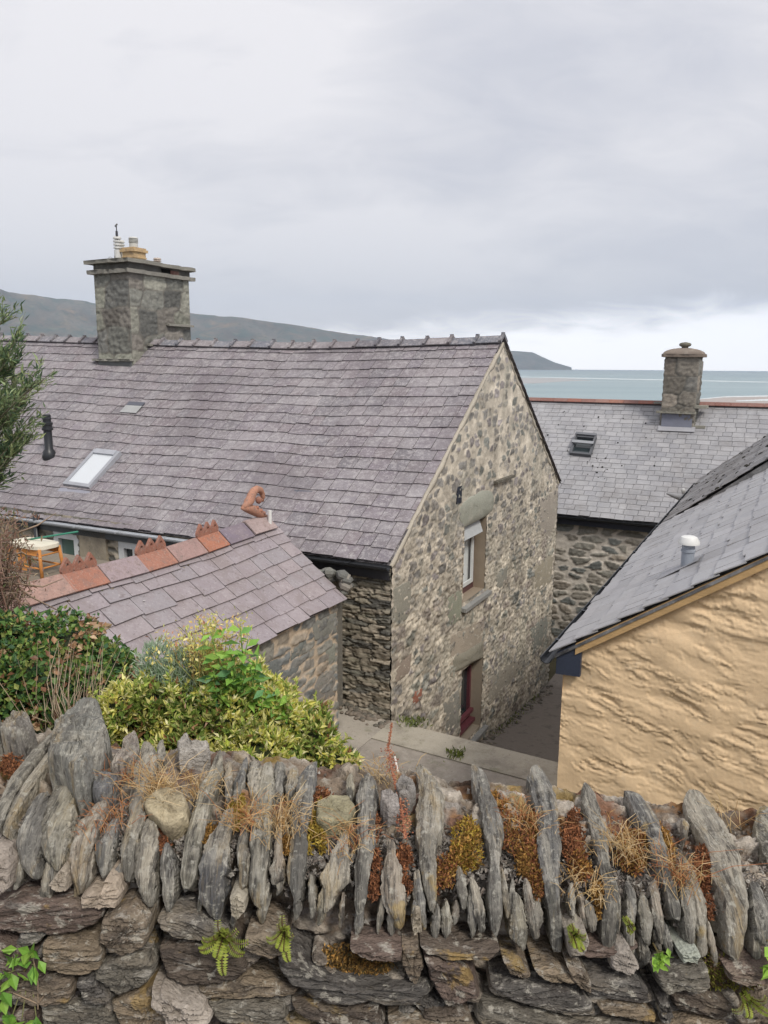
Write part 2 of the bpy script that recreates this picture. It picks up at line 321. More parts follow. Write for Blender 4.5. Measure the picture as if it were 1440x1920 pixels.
# verge fillets of mortar, flush strips along both slopes
for (sa, sb, za, zb) in ((-.06, HS, ZE-.03, ZR-.02), (SPAN+.02, HS, ZE-.03, ZR-.02)):
    P = W(0, sa, za); Q = W(0, sb, zb); d = Q-P; n = 60; V = []; dn = unit(np.cross(d, Vv)); dn = dn if dn[2] < 0 else -dn
    for i in range(n+1):
        p = P+d*i/n; j = .012*math.sin(i*1.7)+.01*math.sin(i*.61); w = (.065 if sa < 1 else .035)+.03*math.sin(i*.37+sa)+.02*math.sin(i*1.1)
        j *= .4; V += [p-dn*.0-Vv*.05, p+Vv*(.022+j), p+dn*w+Vv*(.018+j), p+dn*(w+.03)-Vv*.05]
    mb.add(V, [(4*i+k, 4*i+k+1, 4*i+k+5, 4*i+k+4) for i in range(n) for k in range(3)], (.43, .39, .325))
# quoin blocks up both corners
mb.build('gable_wall', M_RUB, house, True)
mb = MB()
GP = W(0, 0, 0)
def gpoly(l): return [hit(x, y, GP, Vv) for x, y in l]
def gq(l, c, H=.02, sd=1): pillow(mb, gpoly(l), Vv, H, .06, c, sd, rings=(.97, .9, .6, .3), rough=.015)
GRN = (.20, .215, .175)
for i, (l, c) in enumerate([
    ([(738, 1105), (768, 1088), (772, 1118), (764, 1160), (742, 1172), (737, 1150)], (.20, .21, .175)),
    ([(842, 1120), (866, 1103), (866, 1158), (846, 1176), (840, 1160)], (.20, .225, .175)),
    ([(845, 1192), (907, 1160), (908, 1225), (862, 1262), (845, 1272)], (.27, .255, .205)),
    ([(832, 1318), (862, 1290), (862, 1378), (836, 1364)], (.19, .20, .175)),
    ([(995, 1178), (1028, 1150), (1026, 1198), (1000, 1226)], (.18, .20, .175)),
    ([(1010, 940), (1044, 915), (1044, 975), (1030, 1010), (1012, 1000)], (.24, .235, .20)),
    ([(1002, 1060), (1037, 1035), (1034, 1090), (1004, 1112)], (.25, .245, .19)),
    ([(772, 1300), (792, 1290), (790, 1312), (776, 1322)], (.33, .15, .105)),
    ([(918, 1270), (960, 1240), (985, 1240), (950, 1290), (915, 1325)], (.24, .24, .20)),
    ([(930, 1080), (952, 1060), (950, 1095), (933, 1105)], (.19, .20, .17)),
    ([(742, 1240), (772, 1225), (768, 1262), (742, 1280)], (.22, .20, .165)),
]):
    mb = MB(); gq(l, (c[0]*1.45, c[1]*1.33, c[2]*1.35) if i != 7 else c, .010, i+3); mb.build('corner_stone' if i != 7 else 'brick', M_RUB, house, True)
mb = MB(); pillow(mb, gpoly([(862, 950), (880, 932), (905, 919), (920, 920), (927, 932), (925, 955), (912, 968), (890, 979), (868, 990), (861, 975)]), Vv, .05, .2, (.33, .335, .285), 9, rings=(.97, .9, .75, .5, .25), rough=.01)
mb.build('lintel', M_RUB, house, True)
mb = MB(); pillow(mb, gpoly([(848, 1232), (906, 1200), (906, 1233), (885, 1243), (862, 1258), (848, 1262)]), Vv, .05, .2, (.25, .235, .19), 10, rings=(.97, .9, .6, .3), rough=.01)
mb.build('lintel', M_RUB, house, True)
mb = MB(); mb.box(hit(925, 907, GP, Vv)-Vv*.1, G*1.1, Vv*.19, Z*.05, (.13, .12, .10)); mb.build('drip_ledge', M_RUB, house)
def gwin(s0, s1, z0, z1, fr, reveal, gl, sash):
    mb = MB(); dp = .30
    mb.box(W(-dp-.08, s0-.05, z0-.02), Vv*(dp+.08), G*.05, Z*(z1-z0+.04), reveal)
    mb.box(W(-dp-.08, s1, z0-.02), Vv*(dp+.07), G*.06, Z*(z1-z0+.04), reveal)
    mb.box(W(-dp-.08, s0, z1), Vv*(dp+.06), G*(s1-s0), Z*.05, reveal)
    mb.box(W(-dp-.08, s0, z0-.05), Vv*(dp+.06), G*(s1-s0), Z*.05, reveal)
    mb.build('window_reveal', M_PAINT, house)
    w = MB(); t = .075
    for (a, b, c, d) in ((s0, s0+t, z0, z1), (s1-t, s1, z0, z1), (s0+t, s1-t, z0, z0+t*1.4), (s0+t, s1-t, z1-t, z1)):
        w.box(W(-dp, a, c), Vv*.06, G*(b-a), Z*(d-c), fr)
    wo = w.build('window', M_PAINT, house)
    p = MB(); p.box(W(-dp-.02, s0+t, z0+t), Vv*.02, G*(s1-s0-2*t), Z*(z1-z0-2*t)); p.build('pane', gl, wo)
    if sash:
        q = MB(); zt = z1-.36
        for (a, b, c, d) in ((s0+.03, s0+.13, z0+.14, zt), (s1-.20, s1-.10, z0+.14, zt), (s0+.13, s1-.20, z0+.14, z0+.22), (s0+.13, s1-.20, zt-.08, zt)): q.box(W(-dp+.061, a, c), Vv*.03, G*(b-a), Z*(d-c), (.62, .64, .64))
        so_ = q.build('sash', M_PAINT, wo)
        q = MB()  # top light standing open, tilted out from its head
        a = W(-dp+.12, s0+.03, z1-.02); b = unit(Vv*.14-Z*.42)*.40; q.box(a, G*(s1-s0-.16), b, unit(np.cross(b, G))*.03, (.45, .47, .48)); q.build('top_light', M_PAINT, wo)
    return wo
w_up = gwin(*UW[:3], UW[3], (.10, .05, .05), (.30, .245, .185), M_SKYREFL, True)
w_lo = gwin(LW[0], LW[1], LW[2], LW[3], (.11, .035, .045), (.33, .28, .22), M_GLASS, False)
q = MB(); q.box(W(-.27, LW[0]+.03, LW[3]-.42), Vv*.05, G*1.0, Z*.38, (.30, .31, .32)); q.build('head_panel', M_PAINT, w_lo)
q = MB(); q.box(W(-.24, LW[0]+.02, LW[2]+.30), Vv*.08, G*1.1, Z*.07, (.13, .04, .05)); q.box(W(-.24, LW[0]+.02, LW[2]+.1), Vv*.12, G*1.1, Z*.07, (.13, .04, .05)); q.build('glazing_bar', M_PAINT, w_lo)
for (a, b, z) in ((UW[0]-.06, UW[1]+.16, UW[2]-.03), (LW[0]+.04, LW[1]+.2, LW[2]-.02)):
    mb = MB(); mb.box(W(-.26, a, z-.07), Vv*.36-Z*.04, G*(b-a), Z*.07, (.26, .26, .25)); mb.build('window_sill', M_RUB, house)
mb = MB(); mb.box(hit(856, 935, GP, Vv)-Vv*.1-Z*.1, G*.22, Vv*.11, Z*.3, (.02, .025, .04)); mb.build('wall_vent', M_PAINT, house)
# front windows
for (a, b, gl) in ((w1b, w1a, M_GLASSG), (w2b, w2a, M_GLASS)):
    w = MB(); t = .13
    for (p, q_, c, d) in ((a, a+t, WB, WT), (b-t, b, WB, WT), (a+t, b-t, WB, WB+t), (a+t, b-t, WT-t, WT)): w.box(W(-p, .10, c), -Vv*(q_-p), -G*.13, Z*(d-c), (.68, .69, .69))
    wo = w.build('window', M_PAINT, house); p = MB(); p.box(W(-a-t, .05, WB+t), -Vv*(b-a-2*t), G*.02, Z*(WT-WB-2*t)); p.build('pane', gl, wo)
mb = MB(); mb.box(W(-w2b+.04, -.045, WB-.3), Vv*-(w1b-w2b-.75) if False else -Vv*.001, G*.01, Z*.01, (.4, .33, .23))
a0 = w2a+.02; a1 = w1b-.02
mb = MB(); mb.box(W(-a0-.25, -.07, WB-.4), -Vv*(a1-a0-.3), G*.06, Z*(WT-WB+.5), (.36, .31, .235)); mb.build('render_panel', M_CONC, house)
mb = MB(); mb.box(W(-.12, .12, wz0), -Vv*(LH-.3), G*(SPAN-.24), Z*(ZE-wz0-.2), (.2, .18, .15)); 
mb.prism([W(-.12, .2, ZE-.25), W(-.12, SPAN-.2, ZE-.25), W(-.12, HS, ZR-.35)], -Vv*(LH-.3), (.2, .18, .15))
mb2 = MB(); patch(mb2, W(-LH, SPAN, -8.6), Vv, Z, LH, ZE+8.6, .25, dk, G); patch(mb2, W(-LH, 0, -8.6), G, Z, SPAN, ZR+8.6, .25, gfn, -Vv, inside=lambda u, v: (v-8.6) < np.where(u < HS, ZE+(ZR-ZE)*u/HS, ZE+(ZR-ZE)*(SPAN-u)/HS))
mb2.build('rear_walls', M_RUB, house, True)
# roof slates
sky1 = [hit(x, y, E1, NA) for x, y in ((175, 845), (237, 850), (170, 918), (121, 911))]
mb = MB()
slates(mb, lambda t, d: roofA(t, d), NA, .015, LH, 20, .24, .42, PURP, seed=5, jit=.003, lift=.022, th=.012)
n = 60; P = np.array([[roofA(LH*i/n, d)-NA*.03 for i in range(n+1)] for d in np.linspace(0, 1, 9)]); mb.grid(P, (.08, .075, .08))
# far slope, plain courses seen only edge-on
def roofAb(t, d): return A(E1[0], E1[1], 0)-t*Vv+G*(HS+(HS+.10)*d)+(zr(t)*(1-d)+ZE*d)*Z
NAb = unit(NA-2*(NA@G)*G)
slates(mb, roofAb, NAb, -.06, LH, 20, .3, .5, PURP, seed=9, lift=.016)
P = np.array([[roofAb(-.05+LH*i/n, d)-NAb*.03 for i in range(n+1)] for d in np.linspace(0, 1, 5)]); mb.grid(P, (.06, .055, .06))
roof = mb.build('roof', M_SLATE, house)
# ridge tiles: each with a raised roll at the joint
mb = MB(); t = -.03; R = random.Random(4); i = 0
while t < LH:
    w = R.uniform(.5, .58); c = R.choice([(.15, .155, .18), (.17, .165, .185), (.26, .235, .245), (.20, .18, .19), (.155, .16, .19)])
    p0 = A(*roofA(max(t, 0), 0))+(Vv*.03 if t < 0 else 0); p1 = roofA(min(t+w-.01, LH), 0); j = R.uniform(-.01, .012)
    for sg, nn in ((-1, NA), (1, NAb)):
        for (q0, q1) in ((p0, p1),):
            dwn = G*sg*.17+Z*(-.13)
            mb.box(q0+Z*(.06+j), q1-q0, dwn, nn*.022, c)
    for kk in (0,):
        q0 = p0; v = unit(p1-p0)
        for sg, nn in ((-1, NA), (1, NAb)): mb.box(q0+Z*(.062+j)+nn*.02, v*.055, G*sg*.175+Z*(-.134), nn*.04, tuple(x*.75 for x in c))
        mb.box(q0+Z*(.06+j)-G*.03, v*.06, G*.06, Z*.075, tuple(x*.75 for x in c))
    t += w
mb.build('ridge_tiles', M_SLATE, house)
# small patches
def on_roofA(px, py): return hit(px, py, roofA(6, .5), NA)
for (x, y, w, h) in ((226, 775, 30, 14), (536, 950, 34, 20)):
    P = on_roofA(x, y)+NA*.03; Q = on_roofA(x+w, y+2)+NA*.03; dn = unit(G*HS+Z*(ZR-ZE)); L_ = .24
    mb = MB(); mb.box(P, Q-P, dn*L_, NA*.012, (.36, .365, .36)); o = mb.build('glass_slate', M_LEAD, house)
    mb = MB(); mb.box(P+dn*(L_+.004), Q-P, dn*.12, NA*.014, (.10, .105, .13)); mb.build('flashing', M_LEAD, o)
# skylight
def frame_on(P, Q, dnv, L_, n, t, hgt, mt, parent, col):
    e = unit(Q-P); w = np.linalg.norm(Q-P); mb = MB()
    mb.box(P, e*t, dnv*L_, n*hgt, col); mb.box(Q-e*t, e*t, dnv*L_, n*hgt, col)
    mb.box(P+e*t, e*(w-2*t), dnv*t, n*hgt, col); mb.box(P+e*t+dnv*(L_-t*1.6), e*(w-2*t), dnv*t*1.6, n*(hgt+.02), tuple(x*1.1 for x in col))
    return mb.build('skylight', mt, parent)
dn = unit(G*HS+Z*(ZR-ZE)); P = on_roofA(122, 913)+NA*.01; Q = on_roofA(171, 920)+NA*.01; Tp = on_roofA(182, 848); L_ = np.linalg.norm(Tp-P)
so = frame_on(P, Q, dn, L_, NA, .08, .09, M_LEAD, house, (.34, .35, .38))
mb = MB(); e = unit(Q-P); mb.box(P+e*.08+dn*.08+NA*.055, e*(np.linalg.norm(Q-P)-.16), dn*(L_-.2), NA*.015); mb.build('pane', M_BLIND, so)
mb = MB(); mb.box(P-e*.05-dn*.16+NA*.012, e*(np.linalg.norm(Q-P)+.1), dn*.16, NA*.015, (.30, .30, .35)); mb.build('flashing', M_LEAD, so)
# soil pipe
P = on_roofA(93, 858); mb = MB(); mb.lathe(P-Z*.05, [(a_, b_*.86) for a_, b_ in [(.13, 0), (.15, .08), (.12, .22), (.085, .27), (.085, .72), (.115, .74), (.115, .79), (.10, .80), (.10, .86), (.115, .87), (.115, .92), (.085, .94), (.085, 1.0), (.095, 1.0), (.095, 1.03), (.085, 1.04), (.085, 1.10), (.07, 1.12)]], 18)
mb.build('vent_pipe', M_BLACK, house, True, 40)
# gutters
def gutter(P, Q, r, mt, parent, col=(.5, .5, .5), outn=-G, name='gutter'):
    mb = MB(); V = []; k = 9; d = Q-P; o = unit(outn)
    for e_ in (P, Q):
        for rr in (r, r-.008):
            for j in range(k): an = math.pi*j/(k-1); V.append(e_+o*(-rr*math.cos(an))-Z*rr*math.sin(an))
    f = [(j, j+1, 2*k+j+1, 2*k+j) for j in range(k-1)]+[(k+j, 3*k+j, 3*k+j+1, k+j+1) for j in range(k-1)]+[(j, k+j, k+j+1, j+1) for j in range(k-1)]+[(2*k+j, 2*k+j+1, 3*k+j+1, 3*k+j) for j in range(k-1)]
    f += [(0, 2*k, 3*k, k), (k-1, 2*k-1, 4*k-1, 3*k-1)]
    mb.add(V, f, col); L_ = np.linalg.norm(d); n = int(L_/1.0)
    for i in range(n): mb.box(P+d*(i+.5)/n-o*(r+.006)+Z*.002, unit(d)*.035, o*(2*r+.012), -Z*(.03), col)
    return mb.build(name, mt, parent)
gutter(W(0.02, -.15, ZE-.03), W(-2.6, -.15, ze(2.6)-.05), .065, M_BLACK, house)
gutter(W(-2.75, -.16, ze(2.6)-.05), W(-LH, -.16, ze(12)-.06), .065, M_LEAD, house, (.45, .47, .50))
mb = MB(); mb.box(W(-.02, -.07, ZE-.26), -Vv*2.6, G*.05, Z*.2, (.03, .03, .035)); mb.box(W(-2.62, -.07, ze(6)-.24), -Vv*(LH-2.7), G*.05, Z*.2, (.10, .11, .12)); mb.build('fascia', M_PAINT, house)
dp_ = hit(68, 990, E1-G*.12, G); mb = MB(); mb.tube([dp_+Z*.25, A(dp_[0], dp_[1], -5.1)], .05, 10); mb.build('downpipe', M_BLACK, house, True)
# low rough stub of wall between house and outhouse
# chimney of the big house
cf = on_roofA(250, 690); ca, cs, _ = loc(cf)
CW, CD = 1.15, 0
far = loc(hit(355, 560, W(ca, 0, 0), Vv)); CD = far[1]-cs
lf = loc(hit(181, 600, W(0, cs, 0), G)); CW = ca-lf[0]
top = loc(hit(246, 508, W(0, cs, 0), G))[2]
blk = rubfn(.66, .50, 63, gap=.02, soft=.07, amp=.018, rough=.02, mort=(.17, .16, .14), pal=((.19, .19, .17), (.25, .25, .21), (.155, .155, .145), (.31, .305, .26), (.20, .185, .165)), strata=.010, jit=.35, warp=.12, p=7)
def rubbox(mb, a0, s0, a1, s1, z0, z1, fn, res=.03, bat=0):
    patch(mb, W(a0, s0, z0), Vv, Z, a1-a0, z1-z0, res, fn, -G, taper=.03)
    patch(mb, W(a1, s0, z0), G, Z, s1-s0, z1-z0, res, lambda u, v: fn(u+3.3, v), Vv, taper=.03)
    patch(mb, W(a1, s1, z0), -Vv, Z, a1-a0, z1-z0, res*2, lambda u, v: fn(u+7.7, v), G, taper=.03)
    patch(mb, W(a0, s1, z0), -G, Z, s1-s0, z1-z0, res*2, lambda u, v: fn(u+9.1, v), -Vv, taper=.03)
mb = MB(); a0 = ca-CW; cz0 = cf[2]-.6; rubbox(mb, a0, cs, ca, cs+CD, cz0, top, blk)
ch = mb.build('chimney', M_RUB, house, True)
mb = MB(); o = .10
def jag(mb, a0, s0, a1, s1, z, h, col, sd):
    n = 14; R = random.Random(sd); ring = []
    for i in range(n): ring.append((a0+(a1-a0)*i/n, s0))
    for i in range(n): ring.append((a1, s0+(s1-s0)*i/n))
    for i in range(n): ring.append((a1-(a1-a0)*i/n, s1))
    for i in range(n): ring.append((a0, s1-(s1-s0)*i/n))
    q = [(a+R.uniform(-.022, .022), s+R.uniform(-.022, .022), R.uniform(-.008, .008)) for a, s in ring]
    lo = [W(a, s, z+d) for a, s, d in q]; hi = [W(a+R.uniform(-.01, .01), s+R.uniform(-.01, .01), z+h+d) for a, s, d in q]; m = len(q)
    mb.add(lo+hi, [tuple(range(m))[::-1], tuple(range(m, 2*m))]+[(i, (i+1) % m, m+(i+1) % m, m+i) for i in range(m)], col)
jag(mb, a0-.11, cs-.11, ca+.11, cs+CD+.11, top-.03, .09, (.23, .22, .195), 1)
jag(mb, a0-.02, cs-.02, ca+.02, cs+CD+.02, top+.035, .17, (.13, .125, .115), 2)
jag(mb, a0-.15, cs-.14, ca+.15, cs+CD+.14, top+.20, .085, (.25, .24, .21), 3)
mb.box(W(ca+.02, cs+CD*.52, top+.06), Vv*.03, G*.28, Z*.11, (.01, .01, .01)); mb.box(W(ca+.02, cs+CD*.66, top+.06), Vv*.012, G*.32, Z*.10, (.20, .10, .085))
mb.build('cornice', M_RUB, ch)
mb = MB(); jag(mb, a0-.16, cs-.10, ca+.03, cs+.3, cf[2]+.16, .05, (.27, .26, .23), 5); mb.build('drip_stone', M_RUB, ch)
sl = (ZR-ZE)/HS
for (s_, l) in ((.55, .75), (1.25, .8)):
    zz = cf[2]+s_*sl+.14
    mb = MB(); mb.prism([W(ca-.02, cs+s_-.1, zz), W(ca+.12, cs+s_-.1, zz-.02), W(ca+.12, cs+s_+l, zz-.02), W(ca-.02, cs+s_+l, zz)], Z*.05, (.25, .24, .21)); mb.build('drip_stone', M_RUB, ch)
mb = MB(); mb.box(W(a0+.02, cs-.045, cf[2]-.03), Vv*(CW-.04), G*.04, Z*.2, (.13, .135, .135)); mb.box(W(a0-.1, cs-.10, cf[2]-.10), Vv*(CW+.1), G*.12+Z*.08, NA*.012, (.34, .34, .35)); mb.build('lead_apron', M_LEAD, ch)
tp = top+.26
def cpos(px, py, dd): P = hit(px, py, W(0, cs+dd, 0), G); return A(P[0], P[1], 0)
def cpot(px, dd, prof, col, mt, name, k=18, sq=False):
    mb = MB(); b = cpos(px, 490, dd)+Z*tp; mb.lathe(b, prof, k, col); return mb.build(name, mt, ch, k > 6, 40)
def slotted(r, h, n=4):
    pr = [(r, 0), (r, h*.5)]; z = h*.5; st = (h*.5)/n
    for i in range(n): pr += [(r*.72, z+.005), (r*.72, z+st*.45), (r*1.12, z+st*.5), (r*1.12, z+st*.95)]; z += st
    return pr+[(r*.9, h+.02)]
cpot(222, .35, slotted(.085, .58), (.62, .62, .60), M_PAINT, 'flue_cowl'); cpot(229, .62, slotted(.075, .54), (.60, .60, .57), M_PAINT, 'flue_cowl')
P = cpos(252, 490, .55)+Z*tp; mb = MB()
for (w, z0, z1) in ((.19, 0, .24), (.205, .10, .125), (.23, .24, .30), (.20, .30, .34)): mb.box(P-Vv*w-G*w+Z*z0, Vv*2*w, G*2*w, Z*(z1-z0), (.52, .37, .20))
pot = mb.build('chimney_pot', M_TERRA, ch)
mb = MB(); mb.lathe(P+Z*.33, slotted(.10, .24), 18, (.55, .55, .52)); mb.build('pot_cowl', M_PAINT, ch, True, 40)
cpot(295, 1.15, slotted(.085, .16, 2), (.5, .42, .36), M_PAINT, 'flue_cowl')
P = cpos(219, 440, .3)+Z*(tp+.55); mb = MB(); mb.tube([P-Z*.05, P+Z*.28], .012, 6, (.05, .05, .06)); mb.tube([P+Z*.05, P+Z*.16], .03, 8, (.05, .05, .06)); mb.tube([P+Z*.27-Vv*.04, P+Z*.32+Vv*.03], .02, 6, (.2, .2, .2))
mb.build('weather_sensor', M_PAINT, ch)
P = cpos(207, 490, .15)+Z*tp; mb = MB(); mb.tube([P+Vv*-.02, P+Vv*.14+Z*.02], .012, 6, (.1, .1, .1)); 
mb.tube([P+A(0, 0, .06)+Vv*.07*math.cos(q)+Z*.055*math.sin(q) for q in np.linspace(0, 6.28, 12)], .007, 5, (.3, .3, .3)); mb.tube([P+Vv*.12, P+Vv*.15+Z*.14, P+Vv*.19+Z*.02], .008, 5, (.15, .15, .15)); mb.build('aerial', M_PAINT, ch)
# ================================================================== OUTHOUSE
R0 = at(503, 978, 11.2); ra, rs, rz = loc(R0); OP = .778; OW = 1.32   # ridge at a=ra, running towards the camera
ez = rz-OW*OP; OL = 5.0
oh = thing('outhouse', W(ra, rs-2.5, -5.2), 'small stone outhouse with big lilac slates and terracotta crested ridge tiles', 'outhouse')
NO = unit(Vv*OP+Z); NOb = unit(-Vv*OP+Z)
def roofO(s, d): # s along ridge from far end towards the camera
    return W(ra+OW*d, rs-s, rz-OW*OP*d+.02*math.sin(s*1.6+1)*(1-d)-.03*math.sin(math.pi*d)*math.sin(s)**2)
LILAC = [tuple((x*.9+(.30*p_[0]+.59*p_[1]+.11*p_[2])*.10)*.92 for x in p_) for p_ in [(.345, .295, .315), (.37, .315, .33), (.325, .28, .305), (.38, .325, .335), (.355, .305, .32), (.34, .31, .325), (.33, .305, .325), (.375, .315, .32)]]
mb = MB(); slates(mb, roofO, NO, -.05, OL, 7, .26, .52, LILAC, seed=21, jit=.012, lift=.024, th=.014, kv=.05, grad=[0.02, .17, .29, .44, .57, .71, .86, 1.0])
slates(mb, lambda s, d: W(ra-OW*d, rs-s, rz-OW*OP*d), NOb, -.05, OL, 6, .3, .5, LILAC, seed=22, lift=.02, th=.01)
P = np.array([[roofO(OL*i/20-.03, d*.985)-NO*.03 for i in range(21)] for d in np.linspace(0, 1, 9)]); mb.grid(P, (.09, .08, .075))
P = np.array([[W(ra-OW*d*.985, rs-OL*i/20+.03, rz-OW*OP*d)-NOb*.03 for i in range(21)] for d in np.linspace(0, 1, 3)]); mb.grid(P, (.09, .08, .075))
for (s_, d_, r_) in ((3.35, .13, .03), (2.6, .06, .02), (.95, .45, .02), (.6, .83, .018), (3.0, .34, .02), (1.5, .12, .012)):
    q = roofO(s_, d_)+NO*.022; mb.prism([q+G*r_, q+G*r_*.2+Vv*r_*.8, q-G*r_, q-Vv*r_*.5], NO*.004, (.62, .60, .57))
mb.build('roof', M_SLATE3, oh)
mb = MB(); wa = ra+OW-.10
tanw = rubfn(.34, .15, 88, gap=.15, soft=.10, amp=.018, rough=.014, mort=(.50, .405, .305), pal=((.20, .20, .19), (.27, .25, .22), (.17, .18, .18), (.36, .31, .25), (.24, .235, .21)), strata=.005)
patch(mb, W(wa, rs-OL, -5.6), G, Z, OL-.06, ez+5.6+.06, .02, tanw, Vv)
patch(mb, W(ra-OW+.1, rs-.06, -5.6), Vv, Z, 2*(OW-.1), rz+5.6, .03, tanw, G, inside=lambda u, v: v-5.6 < rz-OP*np.abs(u-(OW-.1))-.04)
patch(mb, W(ra-OW+.1, rs-OL, -5.6), Vv, Z, 2*(OW-.1), rz+5.6, .05, tanw, -G, inside=lambda u, v: v-5.6 < rz-OP*np.abs(u-(OW-.1))-.04)
mb.prism([W(ra-OW+.15, rs-OL+.05, -5.6), W(wa-.05, rs-OL+.05, -5.6), W(wa-.05, rs-OL+.05, ez), W(ra, rs-OL+.05, rz-.12), W(ra-OW+.15, rs-OL+.05, ez)], G*(OL-.2), (.2, .17, .14))
mb.build('wall', M_RUB, oh, True)
mb = MB(); WP = W(wa, 0, 0)
for i, (l, c) in enumerate([([(584, 1165), (631, 1146), (631, 1185), (590, 1203)], (.20, .20, .18)), ([(486, 1222), (514, 1205), (514, 1235), (492, 1250)], (.24, .23, .20)), ([(600, 1262), (629, 1250), (629, 1305), (596, 1316), (588, 1290)], (.19, .18, .165)), ([(543, 1222), (572, 1196), (575, 1204), (560, 1232), (545, 1240)], (.15, .16, .15)), ([(490, 1245), (520, 1235), (530, 1252), (515, 1272), (490, 1285)], (.15, .16, .155)), ([(525, 1260), (562, 1245), (560, 1262), (530, 1275)], (.15, .16, .155)), ([(552, 1240), (582, 1218), (582, 1230), (560, 1250)], (.16, .16, .15)), ([(608, 1215), (629, 1205), (629, 1240), (612, 1250)], (.21, .215, .185))]):
    mb = MB(); pillow(mb, [hit(x, y, WP, Vv) for x, y in l], Vv, .018, .05, tuple(x*1.25 for x in c), 40+i, rings=(.96, .85, .5, .2), rough=.02); mb.build('wall_stone', M_RUB, oh, True)
# ridge tiles at their places
def rs_at(px): 
    d = ray(px, 1000); B = W(ra, 0, 0); t = (d[0]*B[1]-B[0])/(G[0]-d[0]*G[1]); return rs-t
seq = [(-40, 20, 'p', (.30, .19, .16)), (20, 112, 'p', (.38, .24, .20)), (108, 176, 'c', (.36, .165, .115)), (178, 252, 'p', (.33, .26, .27)), (252, 308, 'c', (.36, .17, .12)), (310, 366, 'p', (.34, .22, .20)), (368, 408, 'c', (.38, .16, .10)), (410, 456, 'p', (.20, .165, .20)), (458, 500, 'e', (.37, .29, .28))]
for (x0, x1, kd, c) in seq:
    s1 = rs_at(x0); s0 = rs_at(x1); L_ = s1-s0; mb = MB(); P = roofO(s0, 0)+Z*.055; Q = roofO(s1, 0)+Z*.055
    hh = .0 if kd != 'e' else .02
    for sg, nn in ((1, NO), (-1, NOb)): mb.box(P+Z*hh, Q-P, Vv*sg*.20-Z*.165, nn*.022, c)
    tl = mb.build('ridge_tile', M_TERRA if kd != 'p' or c[0] > .29 else M_SLATE3, oh)
    if kd == 'c':
        mb = MB(); e = unit(Q-P); n = 3; st = L_/n
        for i in range(n):
            b = P+e*st*i+Z*.015; o_ = Vv*.02; cc = (.33, .15, .105)
            pts = [(0, 0), (st, 0), (st, .05), (st*.86, .09), (st*.5, .17), (st*.14, .09), (0, .05)]; r = .022; k = 8
            hole = [(st*.5+r*math.cos(q), .085+r*math.sin(q)) for q in np.linspace(-math.pi/2, 1.5*math.pi, k, endpoint=False)]
            # plate with a round hole: strip between outline samples and the hole
            out = []; per = [np.array(p) for p in pts]; per.append(per[0]); ln = [np.linalg.norm(per[j+1]-per[j]) for j in range(len(pts))]; tot = sum(ln)
            start = st*.5; 
            for j in range(k*2):
                dd = (start+tot*j/(k*2)) % tot; m = 0
                while dd > ln[m]: dd -= ln[m]; m += 1
                out.append(per[m]+(per[m+1]-per[m])*dd/ln[m])
            hole2 = [(st*.5+r*math.cos(q), .085+r*math.sin(q)) for q in np.linspace(-math.pi/2, 1.5*math.pi, k*2, endpoint=False)]
            K = 2*k; V = []
            for off in (-1, 1):
                V += [b+e*p[0]+Z*p[1]+o_*off for p in out]; V += [b+e*p[0]+Z*p[1]+o_*off for p in hole2]
            f = [(j, (j+1) % K, K+(j+1) % K, K+j) for j in range(K)]+[(2*K+j, 3*K+j, 3*K+(j+1) % K, 2*K+(j+1) % K) for j in range(K)]
            f += [(j, 2*K+j, 2*K+(j+1) % K, (j+1) % K) for j in range(K)]+[(K+j, K+(j+1) % K, 3*K+(j+1) % K, 3*K+j) for j in range(K)]
            mb.add(V, f, cc)
        mb.build('crest', M_TERRA, tl)
    if kd == 'e': endtile = tl
# curled finial
mb = MB(); FP = W(ra, 0, 0)
def fp(px, py, o=0): return hit(px, py, FP, Vv)+Vv*o
cv = [(455, 952), (463, 946), (469, 937), (472, 928), (476, 921), (482, 917), (488, 919), (492, 926), (493, 934), (491, 940)]
pts = [fp(*p) for p in cv]; pp = []
for i in range(len(pts)-1):
    for q in (0, .5): pp.append(pts[i]*(1-q)+pts[i+1]*q)
pp.append(pts[-1]); n = len(pp)
rad = list(np.interp(np.arange(n), [0, 3, 7, 12, 15, n-1], [.03, .07, .062, .048, .036, .024]))
mb.tube(pp, rad, 12, (.42, .21, .14))
mb.tube([fp(453, 953), fp(463, 953), fp(476, 957), fp(488, 964), fp(499, 969)], [.02, .06, .075, .06, .03], 10, (.42, .21, .14)); mb.lathe(fp(485, 937.5, .0)-Z*.055, [(.012, 0), (.036, .015), (.05, .045), (.046, .08), (.028, .10), (.01, .108)], 12, (.33, .15, .105))
for (x, y, r) in ((477, 951, .028), (484, 957, .03), (490, 961, .025)): mb.lathe(fp(x, y, .05)-Z*r, [(r*.3, 0), (r, r*.7), (r, r*1.3), (r*.3, r*2)], 10, (.40, .17, .11))
mb.build('curled_finial', M_TERRA, oh, True)
mb = MB(); P = hit(506, 1000, W(ra+.12, 0, 0), Vv); mb.tube([P-Z*.1, hit(506, 957, W(ra+.12, 0, 0), Vv)], .028, 12); mb.build('vent_pipe', M_WHITE, oh, True, 40)
mb = MB()
for i in range(60):
    s_ = random.uniform(0, OL*.8); q = roofO(s_, .15+random.uniform(-.01, .02)); r = random.uniform(.012, .03); mb.lathe(q-Z*.01, [(r*.6, 0), (r, r*.5), (r*.5, r)], 6, random.choice([(.30, .25, .20), (.15, .12, .09), (.10, .11, .05)]))
tag(mb.build('mortar_bedding', M_BED, oh), kind='stuff')
mb = MB()   # rough stub between outhouse gable and house
